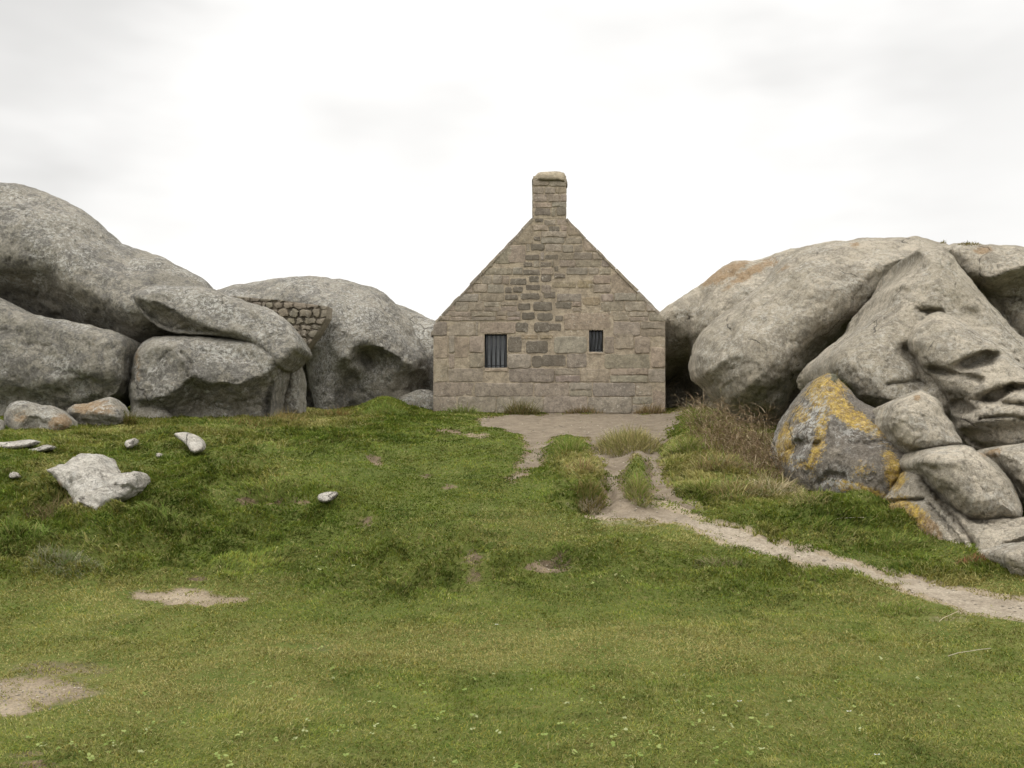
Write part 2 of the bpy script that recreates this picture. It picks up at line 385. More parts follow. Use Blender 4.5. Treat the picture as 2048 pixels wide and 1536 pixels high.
ground.data.polygons.foreach_set('use_smooth', [True]*len(ground.data.polygons))
for k, a in (('lush', np.where(vis, blob(PX, BANKS), 0)), ('soil', np.maximum(bm_, np.clip(WIDE.ravel()*1.7, 0, 1))), ('pale', np.maximum(bp_*bm_, np.where(PX[:,1] > 1000, .75, .15)*(WIDE.ravel() > .02)))):
    at = ground.data.attributes.new(k, 'FLOAT', 'POINT'); at.data.foreach_set('value', a.astype(np.float32))
tag(ground, None, None, kind='structure')

def grid_lookup(G, x, y):
    i = np.clip(np.searchsorted(gx, x)-1, 0, nx-2); j = np.clip(np.searchsorted(gy, y)-1, 0, ny-2)
    u = np.clip((x-gx[i])/(gx[i+1]-gx[i]), 0, 1); v = np.clip((y-gy[j])/(gy[j+1]-gy[j]), 0, 1)
    return (G[j,i]*(1-u)+G[j,i+1]*u)*(1-v)+(G[j+1,i]*(1-u)+G[j+1,i+1]*u)*v
def ground_at(px, py):
    """where the sight line of a photo pixel meets the ground"""
    d = np.linspace(3, 24, 1200); p = pt(np.full(1200, px), np.full(1200, py), d)
    z = grid_lookup(ZG, p[:,0], p[:,1]); k = np.argmax(p[:,2] < z)
    if not (p[:,2] < z).any(): k = 1199
    return np.array([p[k,0], p[k,1], z[k]])

# trodden path: a fine sheet just above the worn ground
fx, fy = np.arange(-1.2, 8.2, .02), np.concatenate([np.arange(4.6, 9, .018), np.arange(9, 19.6, .045)])
FX, FY = np.meshgrid(fx, fy); fX, fY = FX.ravel(), FY.ravel()
fZ = grid_lookup(ZG, fX, fY); fP = topx(fX, fY, grid_lookup(ZG, fX, fY)+.02*grid_lookup(SOFT, fX, fY))
fm = np.zeros(len(fX)); cand = grid_lookup(SOFT, fX, fY) > .02; fm[cand] = path_mask(fP[cand])
nfx = len(fx); J, I = np.meshgrid(np.arange(len(fy)-1), np.arange(nfx-1), indexing='ij')
fq = np.stack([J*nfx+I, J*nfx+I+1, (J+1)*nfx+I+1, (J+1)*nfx+I], -1).reshape(-1, 4)
fs = fq[fm[fq].min(1) > .5]; used = np.unique(fs); remap = np.full(len(fX), -1); remap[used] = np.arange(len(used))
core = sstep(.5, .95, grid_lookup(SOFT, fX[used], fY[used])); pv = np.stack([fX[used], fY[used], fZ[used]+core*(.009+.006*n2(fX[used], fY[used], 7, 5, 3))-.014*(1-core)+.008*n2(fX[used], fY[used], 12, 6, 2)*(1-core)], 1)
path = fast_mesh('path', pv, 0, remap[fs], M['path'])
path.data.polygons.foreach_set('use_smooth', [True]*len(path.data.polygons))
pp = fP[used]
for k, a in (('grey', sstep(1000, 850, pp[:,1])*.9), ('pale', sstep(1010, 1060, pp[:,1]+0*pp[:,0])*.85)):
    at = path.data.attributes.new(k, 'FLOAT', 'POINT'); at.data.foreach_set('value', a.astype(np.float32))
tag(path, None, None, kind='structure')

# ------------------------------------------------------------------ boulders
def rock(name, label, cat, group, outline, D, T, Tb, R, mat='left', tilt=(0,0), ops=(), stains=(), sp=6, smooth=2, amp=.8, nz=1.):
    """A solid stone. outline: its contour in photo pixels, set at distance D; T / Tb: how far it swells to the
    front / to the back in metres; R: width of its rounded rim; tilt: lean per 100 px."""
    O = resample(chaikin(outline, smooth), max(3., sp*.8)); Pn = np.stack([O[:,0], O[:,1], 0*O[:,0]+D*7], 1)
    O = O+amp*np.stack([4*fbm(Pn*.03, 3, 5), 4*fbm(Pn*.03, 3, 9)], 1)
    lo, hi = O.min(0), O.max(0); cen = (lo+hi)/2
    tx = np.roll(O, -1, 0)-np.roll(O, 1, 0); nrm = np.stack([-tx[:,1], tx[:,0]], 1); nrm /= np.linalg.norm(nrm, axis=1)[:,None]+1e-9
    if not inside(O+nrm*1.5, O).mean() > .5: nrm = -nrm
    pts = [O]; rings = (1.2, 3.2, 6.5)
    for o in rings:
        p = O+nrm*o; p = p[inside(p, O)]; p = p[seg_dist(p, O, True) > .75*o]; pts.append(p)
    hx, hy = np.meshgrid(np.arange(lo[0], hi[0], sp), np.arange(lo[1], hi[1], sp*.87)); hx[1::2] += sp/2
    g = np.stack([hx.ravel(), hy.ravel()], 1)+rng.uniform(-.22*sp, .22*sp, (hx.size, 2))
    g = g[inside(g, O)]; g = g[seg_dist(g, O, True) > 6.5+.45*sp]; pts.append(g)
    P = np.vstack(pts); nb = len(O)
    ov, oe, of, *_ = delaunay_2d_cdt([Vector(p) for p in P], [(i, (i+1) % nb) for i in range(nb)], [], 0, 1e-4)
    P = np.array([tuple(v) for v in ov]); tri = np.array([f for f in of if len(f) == 3])
    tri = tri[inside(P[tri].mean(1), O)]
    d = seg_dist(P, O, True); bd = d < .02; d[bd] = 0
    u = np.clip(d/R, 0, 1); prof = np.sqrt(1-(1-u)**2)*.8+.2*np.sin(np.pi/2*np.clip(d/max(d.max(), 1), 0, 1))
    base = D+tilt[0]*(P[:,0]-cen[0])/100+tilt[1]*(cen[1]-P[:,1])/100
    off = np.zeros(len(P)); 
    for op in ops:
        k = op[0]
        if k == 'dent':                       # cx cy rx ry angle depth
            _, cx, cy, rx, ry, an, dp = op[:7]; a = math.radians(an)
            wx = 5*noise3(np.c_[P*.03, 0*d+1], 3); wy = 5*noise3(np.c_[P*.03, 0*d+9], 3)
            x, y = P[:,0]-cx+wx, P[:,1]-cy+wy; q = ((x*math.cos(a)+y*math.sin(a))/rx)**2+((-x*math.sin(a)+y*math.cos(a))/ry)**2
            off += dp*np.exp(-q**(op[7] if len(op) > 7 else 1.3))
        elif k in ('under', 'step', 'soft'):          # polyline, amount, width: the stone recedes below the line
            _, L, am, w = op; L = np.array(L, float); dd = seg_dist(P, L)
            ly = np.interp(P[:,0], L[:,0], L[:,1]); below = P[:,1] > ly
            span = L[-1,0]-L[0,0]; e = min(40, span*.25)
            win = sstep(L[0,0]-e, L[0,0]+e*.3, P[:,0])*sstep(L[-1,0]+e, L[-1,0]-e*.3, P[:,0])
            dd = dd+6*noise3(np.c_[P*.025, 0*d+4], 6)
            dv = np.minimum(dd, np.abs(P[:,1]-ly))
            if k == 'soft': off += below*win*am*sstep(0, w, dv)
            elif k == 'under': tt = np.clip(dv/w, 0, 1); off += below*win*am*(1-(1-tt)**1.8)
            else: off += below*win*am*sstep(0, 7, dv)*(1-sstep(7, w, dv))
        elif k == 'groove':                   # polyline, width px, depth
            _, L, w, am = op; q = seg_dist(P+3*np.c_[noise3(np.c_[P*.05, 0*d], 2), noise3(np.c_[P*.05, 0*d+5], 2)], L)/w
            off += am*np.exp(-q*q)
        elif k == 'ridge':
            _, L, w, am = op; q = seg_dist(P, L)/w; off -= am*np.exp(-np.abs(q)**1.4)
    off *= np.clip(d/8, 0, 1)
    fr = pt(P[:,0], P[:,1], base-T*prof+off)
    bk = pt(P[:,0], P[:,1], base); bk[:,1] += Tb*prof; bk[:,2] -= .12*Tb*prof
    idx = np.arange(len(P)); bidx = np.where(bd, idx, len(P)+idx)
    V = np.vstack([fr, bk]); faces = np.vstack([tri, bidx[tri][:, ::-1]])
    keep = np.unique(faces); rm = np.full(len(V), -1); rm[keep] = np.arange(len(keep)); V = V[keep]; faces = rm[faces]
    PP = np.vstack([P, P])[keep]; isb = np.concatenate([np.zeros(len(P), bool), ~bd])[keep]
    dd = np.concatenate([d, d])[keep]
    attrs = {}
    for kd in ('pale', 'rust', 'stain_shade', 'yellow', 'moss'):
        a = np.zeros(len(V))
        for s in stains:
            if s[0] == kd:
                an = math.radians(s[6]) if len(s) > 6 else 0; x, y = PP[:,0]-s[1], PP[:,1]-s[2]
                q = ((x*math.cos(an)+y*math.sin(an))/s[3])**2+((-x*math.sin(an)+y*math.cos(an))/s[4])**2
                a = np.maximum(a, s[5]*np.exp(-q*.9))
        a[isb] *= .3; attrs[kd] = a
    loc = tuple(pt(cen[0], hi[1], D))
    # weathered surface
    me = bpy.data.meshes.new('t'); me.from_pydata(V.tolist(), [], faces.tolist())
    bm = bmesh.new(); bm.from_mesh(me); bmesh.ops.recalc_face_normals(bm, faces=bm.faces); bm.to_mesh(me); bm.free()
    nn = np.zeros(len(V)*3, np.float32); me.vertices.foreach_get('normal', nn); nn = nn.reshape(-1, 3)
    ff = [list(p.vertices) for p in me.polygons]; bpy.data.meshes.remove(me)
    w = sstep(0, 18, dd)[:,None]*.85+.15
    s = D/15
    h = .06*fbm(V*1.4/s, 2, 3)-.10*np.abs(fbm(V*1.05/s+3, 2, 13))+.04-.05*np.maximum(0, .12-np.abs(fbm(V*1.7/s+9, 3, 15)))/.12+.035*fbm(V*3.9/s, 3, 4)-.03*np.abs(fbm(V*5/s+5, 2, 8))+.012*fbm(V*13/s, 2, 6)
    V = V+nn*(h[:,None]*nz*.62*s)*w
    o = mesh_obj(name, V, ff, M[mat], loc=loc, attrs=attrs)
    return tag(o, label, cat, group)

GL, GR, GS = 'granite boulders left of the house', 'granite boulders right of the house', 'pale stones lying in the grass slope'
# left outcrop
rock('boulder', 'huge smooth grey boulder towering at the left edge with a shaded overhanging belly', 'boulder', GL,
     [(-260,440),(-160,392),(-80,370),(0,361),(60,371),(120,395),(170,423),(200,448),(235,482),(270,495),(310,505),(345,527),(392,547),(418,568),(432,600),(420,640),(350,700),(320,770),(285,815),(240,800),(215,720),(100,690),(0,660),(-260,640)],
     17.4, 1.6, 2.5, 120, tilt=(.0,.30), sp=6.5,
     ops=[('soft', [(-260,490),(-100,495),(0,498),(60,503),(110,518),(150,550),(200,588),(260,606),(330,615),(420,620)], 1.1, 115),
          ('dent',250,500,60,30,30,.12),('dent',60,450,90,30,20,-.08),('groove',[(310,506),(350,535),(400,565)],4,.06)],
     stains=[('stain_shade',80,575,170,45,.6,14),('stain_shade',-60,540,110,30,.5),('pale',90,440,170,60,.7,20),('stain_shade',395,565,35,9,.6,25),('stain_shade',300,660,60,30,.4)])
rock('boulder', 'wide squarish grey block at the left edge under the overhanging belly of the towering boulder', 'boulder', GL,
     [(-260,540),(-60,572),(0,594),(40,620),(75,632),(140,641),(200,655),(244,664),(258,688),(251,735),(241,785),(215,800),(150,825),(60,840),(0,850),(-260,860)],
     15.2, .5, 2.0, 26, tilt=(.05,.20), sp=6.5,
     ops=[('groove',[(55,688),(80,690),(100,696)],3,.05),('dent',180,770,60,20,-10,.15),('soft',[(-260,745),(60,750),(150,750),(240,750)],.45,80),('groove',[(140,745),(190,762)],5,.06)],
     stains=[('stain_shade',110,665,160,12,.3,12),('moss',190,795,40,14,.6),('stain_shade',60,745,120,30,.3),('rust',190,690,10,60,.35)])
rock('slab', 'slanting grey slab with a sharp left tip wedged above the lichen-spotted block', 'boulder', GL,
     [(256,590),(285,576),(330,569),(370,574),(400,571),(430,579),(470,597),(520,609),(560,629),(585,653),(606,690),(597,706),(577,722),(560,738),(545,730),(520,700),(490,684),(452,674),(400,670),(335,664),(300,645)],
     15.78, .5, 1.6, 20, tilt=(.14,.62), sp=3.6,
     ops=[('under', [(256,592),(300,600),(317,602),(364,628),(419,653),(450,668)], .5, 44),('dent',515,645,18,26,20,.12)],
     stains=[('pale',420,610,130,26,1.,22),('pale',530,650,60,40,.7),('stain_shade',350,640,90,18,.6,30)])
rock('boulder', 'broad grey block spotted with white lichen, its dark lower half undercut above the grass', 'boulder', GL,
     [(256,772),(262,722),(284,682),(310,671),(370,669),(440,675),(500,679),(542,690),(574,704),(564,732),(549,770),(544,815),(540,850),(480,860),(400,866),(300,866),(262,850),(258,800)],
     15.55, .7, 1.6, 24, tilt=(.03,.28), sp=3.6,
     ops=[('under', [(255,800),(300,796),(335,790),(360,770),(385,750),(430,764),(480,766),(548,735)], .6, 75),('ridge',[(385,750),(365,705),(345,676)],20,.10),('groove',[(364,705),(382,728),(378,752)],4,.1),('dent',480,715,60,22,10,.1),
          ('ridge',[(300,690),(350,700),(385,745)],16,.1)],
     stains=[('pale',450,705,90,30,.95,8),('pale',300,730,30,40,.35),('stain_shade',430,800,130,40,.6),('rust',275,720,8,50,.5)])
rock('stone', 'small grey foot stone tucked under the left corner of the lichen-spotted block', 'stone', GL,
     [(262,806),(285,794),(312,797),(335,815),(352,845),(340,862),(290,862),(262,845)], 15.15, .22, .4, 22, sp=4, tilt=(0,.3))
rock('stone', 'narrow upright yellowish stone beside the black crevice in the left outcrop', 'stone', GL,
     [(590,706),(601,740),(603,790),(602,850),(545,850),(548,800),(556,768),(574,728)], 16.9, .3, 1.0, 22, sp=4,
     ops=[('groove',[(574,735),(562,790),(555,830)],6,.08)], stains=[('rust',570,780,12,50,.35),('pale',590,790,14,30,.8)])
rock('boulder', 'big domed grey boulder left of the house with a dark cave at its foot', 'boulder', GL,
     [(395,600),(430,576),(500,565),(540,556),(600,550),(650,552),(690,562),(722,566),(757,578),(790,604),(812,632),(832,668),(850,702),(862,745),(872,800),(872,870),(700,885),(634,860),(626,795),(613,745),(606,700),(520,720),(420,700)],
     21.3, 1.9, 2.6, 120, tilt=(.10,.42), sp=5.5,
     ops=[('under', [(690,712),(705,698),(725,689),(765,695),(800,714),(832,736),(872,745)], 1.05, 85),('dent',735,715,32,20,20,.45),
          ('dent',590,640,70,34,20,.45),('groove',[(800,612),(815,660),(835,705)],7,.15),('dent',690,590,60,14,20,.1),('ridge',[(690,712),(650,760),(650,830)],26,.12)],
     stains=[('pale',650,700,50,90,1.),('pale',720,630,140,60,.7,30),('pale',820,680,30,60,.6),('stain_shade',740,712,34,18,.55,25),('pale',640,790,20,50,.9),('stain_shade',790,780,90,50,.5)])
rock('boulder', 'low grey boulder peeping out behind the domed boulder beside the left wall of the house', 'boulder', GL,
     [(770,600),(802,611),(830,621),(872,641),(930,680),(940,760),(930,850),(840,850),(800,760),(770,680)], 23.6, 1.2, 2.0, 70, tilt=(0,.4), sp=6, stains=[('pale',850,670,40,50,1.)])
rock('boulder', 'added boulder keeping the crevice left of the domed boulder black', 'boulder', GL,
     [(500,640),(640,650),(700,760),(680,880),(520,880),(480,760)], 22.6, .4, 1.2, 50, sp=9, mat='left')  # boulder added behind the gap so that it stays black
rock('boulder', 'low dark rounded rock against the foot of the left house corner', 'boulder', GL,
     [(795,800),(815,786),(850,780),(880,784),(890,815),(890,880),(800,880),(785,850)], 20.1, .35, 1.0, 26, sp=5, stains=[('stain_shade',840,810,60,30,.4)])
rock('stone', 'long pale stone with an orange right end below the squarish block', 'stone', 'foot stones of the left outcrop',
     [(6,842),(12,818),(24,804),(45,799),(75,807),(108,811),(128,827),(144,848),(132,862),(105,876),(60,872),(20,872)], 12.85, .3, .6, 26, mat='left', tilt=(0,.4), sp=4, ops=[('dent',65,852,22,14,0,.15)],
     stains=[('rust',122,845,26,18,1.),('rust',40,835,30,20,.45)])
rock('stone', 'flat tan stone lying against the mossy gap under the squarish block', 'stone', 'foot stones of the left outcrop',
     [(131,820),(145,811),(180,805),(224,792),(238,806),(246,832),(240,850),(205,860),(150,850),(135,838)], 13.6, .32, .6, 22, mat='left', tilt=(0,.4), sp=4, ops=[('under',[(131,822),(190,826),(246,836)],.12,18)],
     stains=[('rust',190,815,60,18,.7)])
rock('stone', 'grey stone cut by the left picture edge below the outcrop', 'stone', 'foot stones of the left outcrop',
     [(-90,835),(-40,828),(0,838),(14,858),(10,880),(-20,900),(-90,900)], 12.6, .25, .5, 24, sp=4)
# right outcrop
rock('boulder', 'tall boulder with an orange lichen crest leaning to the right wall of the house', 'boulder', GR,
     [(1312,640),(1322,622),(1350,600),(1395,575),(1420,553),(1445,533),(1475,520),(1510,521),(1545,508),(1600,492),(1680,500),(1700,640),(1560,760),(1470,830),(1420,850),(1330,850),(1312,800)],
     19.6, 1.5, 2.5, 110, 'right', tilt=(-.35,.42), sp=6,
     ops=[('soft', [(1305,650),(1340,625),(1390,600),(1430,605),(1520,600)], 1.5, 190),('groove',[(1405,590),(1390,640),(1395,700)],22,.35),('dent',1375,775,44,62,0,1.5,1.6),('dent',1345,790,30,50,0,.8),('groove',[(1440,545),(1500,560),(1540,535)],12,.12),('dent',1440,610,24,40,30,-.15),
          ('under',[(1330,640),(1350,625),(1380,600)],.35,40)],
     stains=[('rust',1450,545,60,14,.85,-28),('rust',1500,545,70,12,.7,-30),('rust',1540,525,30,10,.6,-20),('stain_shade',1355,680,34,100,.7),('stain_shade',1400,640,24,70,.5)])
rock('boulder', 'massive whale-shaped grey boulder right of the house with a dark slanting underside', 'boulder', GR,
     [(1388,722),(1398,670),(1432,634),(1486,602),(1530,562),(1562,522),(1600,493),(1650,485),(1720,478),(1790,475),(1832,472),(1870,480),(1905,490),(1890,520),(1850,545),(1800,570),(1780,612),(1735,655),(1665,717),(1610,780),(1580,835),(1550,868),(1502,846),(1455,812),(1418,772),(1394,748)],
     14.6, 1.6, 2.4, 105, 'right', tilt=(-.15,.40), sp=5.5,
     ops=[('soft', [(1440,810),(1500,765),(1540,728),(1580,696),(1640,656),(1700,612),(1740,580),(1795,540),(1825,525)], .75, 95),('groove',[(1462,650),(1450,700),(1455,760),(1480,810)],6,.07),('groove',[(1560,520),(1600,530),(1650,520)],20,.1),
          ('dent',1600,560,120,36,-30,-.12),('dent',1520,650,40,60,20,-.1)],
     stains=[('rust',1710,490,16,10,.6),('pale',1620,600,120,60,.4,-30),('stain_shade',1650,690,130,34,.62,-40),('stain_shade',1520,815,60,40,.5),('stain_shade',1740,590,60,26,.5,-45),('rust',1570,535,40,8,.45,-30)])
rock('boulder', 'steep pale ridge of rock running from the right skyline down to a rounded left shoulder', 'boulder', GR,
     [(1830,498),(1870,490),(1898,500),(1930,545),(1968,592),(2010,640),(2060,690),(2200,760),(2200,860),(1960,830),(1900,850),(1840,860),(1780,846),(1732,815),(1690,775),(1658,738),(1662,705),(1738,645),(1782,604),(1784,570),(1815,548),(1838,520)],
     11.0, .75, 2.4, 50, 'right', tilt=(-.10,.42), sp=4.2,
     ops=[('dent',1862,624,24,9,5,.22,2.),('groove',[(1810,700),(1835,740),(1845,770)],14,.22),('groove',[(1775,770),(1810,765),(1840,762)],4,.07),('dent',1800,585,16,8,0,.12),('dent',1745,720,60,50,30,-.12),('dent',1950,640,50,16,40,.16),('under',[(1660,750),(1720,790),(1800,800)],.3,50)],
     stains=[('pale',1770,700,70,60,.5),('pale',1900,560,60,50,.3),('stain_shade',1690,790,40,14,.35,40)])
rock('boulder', 'pale honeycombed rock face pitted with wind-worn hollows at the right edge', 'boulder', GR,
     [(1808,688),(1830,645),(1872,622),(1900,628),(1955,662),(2010,695),(2080,745),(2180,800),(2240,930),(2140,930),(2048,925),(1985,908),(1928,892),(1906,845),(1896,805),(1868,765),(1838,735)],
     9.7, .6, 1.6, 50, 'right', tilt=(-.28,.30), sp=3.6,
     ops=[('dent',1955,722,50,15,-14,.34,2.5),('dent',1885,745,34,9,12,.12,1.8),('dent',1992,790,36,13,-22,.28,2.5),('dent',1925,815,32,16,8,.26,2.5),('dent',2035,776,24,9,0,.2,2.),('dent',2060,720,30,14,10,.2,2.),
          ('under',[(1920,850),(1985,838),(2048,832),(2120,832)],.2,30),('groove',[(1960,838),(2010,832),(2060,838)],3.5,.1),('groove',[(1860,735),(1905,745),(1960,760)],6,.1),('groove',[(1905,790),(1960,800),(2050,812)],7,.1),('groove',[(1990,668),(2050,740)],9,.12)],
     stains=[('pale',1920,690,80,40,.6),('rust',1890,690,20,50,.3),('pale',2000,830,60,30,.5)], nz=.9)
rock('boulder', 'flat-topped rock on the right skyline with grass on top and a shaded front', 'boulder', GR,
     [(1884,500),(1900,488),(1940,486),(1985,490),(2048,494),(2140,500),(2260,530),(2300,800),(2200,810),(2060,705),(2010,650),(1962,596),(1925,548)],
     12.1, .55, 2.2, 42, 'right', tilt=(-.2,.35), sp=6,
     ops=[('under', [(1884,512),(1915,528),(1940,545),(1975,553),(2010,545),(2048,534),(2140,530),(2260,540)], .85, 50),('groove',[(1990,600),(2020,596),(2048,600)],4,.06)],
     stains=[('rust',1965,500,26,10,.7),('pale',1990,530,60,14,.6),('stain_shade',2020,600,90,50,.55)])
rock('boulder', 'pillow-shaped pale boulder resting between the yellow-lichen rock and the honeycombed face', 'boulder', GR,
     [(1770,838),(1780,810),(1808,790),(1845,778),(1872,793),(1892,828),(1912,860),(1930,892),(1892,908),(1850,918),(1822,912),(1795,888),(1778,864)],
     8.75, .40, 1.0, 42, 'right', tilt=(-.1,.25), sp=4,
     ops=[('under',[(1772,860),(1810,888),(1850,897),(1925,885)],.22,26),('groove',[(1862,790),(1890,835),(1912,868)],7,-.05)], stains=[('rust',1835,797,9,8,.7),('pale',1840,840,50,30,.6)])
rock('boulder', 'grey boulder below the pillow-shaped one, a diagonal crack on its right side', 'boulder', GR,
     [(1822,925),(1842,905),(1870,893),(1930,888),(1966,905),(2000,936),(2026,966),(2047,1018),(2044,1042),(1990,1046),(1945,1040),(1915,1020),(1880,985),(1850,952)],
     8.0, .40, 1.2, 45, 'right', tilt=(-.1,.22), sp=4.5,
     ops=[('dent',1900,920,40,14,10,-.06),('groove',[(1840,930),(1880,940)],8,.05)], stains=[('rust',1965,905,20,10,.5,40),('rust',2035,985,8,40,.5,-20),('pale',1900,905,50,14,.7)])
rock('boulder', 'light boulder cut by the right picture edge beside the diagonal crack', 'boulder', GR,
     [(1980,905),(2000,895),(2048,885),(2150,880),(2230,900),(2230,1040),(2120,1030),(2048,1002),(2024,962),(2000,932)],
     7.95, .35, 1.2, 40, 'right', tilt=(-.2,.3), sp=4.5, ops=[('under',[(1990,940),(2048,965),(2140,975)],.25,30)], stains=[('rust',1990,905,14,12,.8),('pale',2060,925,50,30,.6)])
rock('boulder', 'low grey rock footing at the lower right with an orange patch at its left', 'boulder', GR,
     [(1752,1000),(1775,985),(1800,935),(1840,925),(1870,960),(1900,1000),(1945,1030),(2048,1036),(2240,1040),(2240,1160),(2048,1150),(1960,1150),(1880,1130),(1820,1080),(1770,1030)],
     7.75, .5, 1.3, 50, 'right', tilt=(-.36,.28), sp=4.5,
     ops=[('groove',[(1770,1003),(1810,1001),(1845,1000)],4,.12),('groove',[(1852,948),(1880,1000),(1920,1050),(1950,1090)],6,.14),('groove',[(1940,1040),(1990,1050),(2060,1046)],5,.1),('groove',[(2010,1092),(2048,1080)],5,.1),('groove',[(1860,1010),(1900,1060),(1930,1095)],4,.07)],
     stains=[('yellow',1815,1025,50,26,1.,30),('rust',1850,1055,40,22,1.,35),('rust',1870,1085,30,18,1.,30),('yellow',1795,945,18,40,.95)])
rock('stone', 'grey stone in the lower right corner at the end of the rock footing', 'stone', GR,
     [(2002,1112),(2020,1098),(2050,1088),(2110,1082),(2180,1100),(2190,1190),(2080,1190),(2030,1170)], 6.75, .22, .7, 30, 'right', sp=4)
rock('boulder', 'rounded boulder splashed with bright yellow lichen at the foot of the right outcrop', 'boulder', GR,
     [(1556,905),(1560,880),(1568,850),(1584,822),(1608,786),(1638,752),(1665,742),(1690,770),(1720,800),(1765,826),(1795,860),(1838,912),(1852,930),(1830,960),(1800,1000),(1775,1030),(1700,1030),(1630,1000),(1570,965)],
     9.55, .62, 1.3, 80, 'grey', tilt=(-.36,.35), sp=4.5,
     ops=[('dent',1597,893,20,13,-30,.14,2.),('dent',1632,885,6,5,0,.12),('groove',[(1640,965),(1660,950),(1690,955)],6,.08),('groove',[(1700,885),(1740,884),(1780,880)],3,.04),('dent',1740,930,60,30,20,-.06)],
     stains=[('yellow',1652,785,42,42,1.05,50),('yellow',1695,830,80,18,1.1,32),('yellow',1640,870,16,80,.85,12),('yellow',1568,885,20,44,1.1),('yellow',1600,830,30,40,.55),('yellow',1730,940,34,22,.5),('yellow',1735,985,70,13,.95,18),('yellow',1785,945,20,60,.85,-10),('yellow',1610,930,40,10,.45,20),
             ('pale',1630,830,34,60,1.,20),('pale',1680,960,60,24,.9),('moss',1668,752,12,22,.7),('rust',1620,855,40,60,.25),('moss',1597,880,20,8,.62),('moss',1660,958,24,5,.6),('yellow',1610,935,30,8,.5)])
# pale stones in the grass
rock('stone', 'large pale forked stone sticking out of the left grass bank', 'stone', GS,
     [(88,942),(105,932),(135,925),(150,910),(172,905),(198,912),(212,930),(222,945),(250,943),(272,943),(281,957),(272,980),(240,996),(215,1008),(198,1030),(165,1030),(152,1012),(140,990),(118,972),(110,956)],
     8.4, .26, .5, 26, 'white', tilt=(0,.75), sp=3.2, smooth=1, amp=1.6, nz=1.7,
     ops=[('dent',178,940,30,12,10,.07),('under',[(108,965),(150,1000),(175,1015)],.12,22),('groove',[(205,945),(225,970),(250,975)],6,.05),('dent',240,960,24,12,0,-.05)], stains=[('rust',116,970,9,10,.8)])
for nm, lab, ol, mt in (
    ('stone', 'pale mottled stone below the lichen-spotted block, largest of the upper slope', [(349,868),(362,865),(382,868),(398,875),(408,890),(400,902),(385,906),(372,888),(355,876)], 'white'),
    ('stone', 'small white stone standing left of the pale mottled one', [(250,884),(262,879),(272,876),(266,892),(256,898),(250,892)], 'white'),
    ('stone', 'lone white stone set in a tuft at mid slope', [(636,990),(648,984),(662,983),(677,985),(668,998),(650,1005),(638,1002)], 'white'),
    ('stone', 'flat yellowish pale slab at the left picture edge in the grass', [(-30,884),(20,884),(50,879),(73,881),(58,893),(20,899),(-30,897)], 'white'),
    ('stone', 'thin white stone just right of the flat yellowish slab', [(45,900),(70,896),(92,889),(105,893),(96,902),(60,906)], 'white'),
    ('stone', 'little white stone at the far left above the forked one', [(16,950),(25,942),(36,944),(38,955),(20,957)], 'white'),
    ('stone', 'tiny pale stone in the grass below the two white stones', [(311,907),(318,904),(324,909),(320,915),(312,914)], 'white')):
    a = np.array(ol, float); c = a.mean(0); g = ground_at(c[0], a[:,1].max()-1)
    a = c+(a-c)*1.08
    rock(nm, lab, 'stone', GS, [tuple(p) for p in a], g[1]+.02, .07+.0012*np.ptp(a[:,0]), .2, 8, mt, sp=2.4, smooth=1, amp=.5, nz=.35, tilt=(0,1.1))

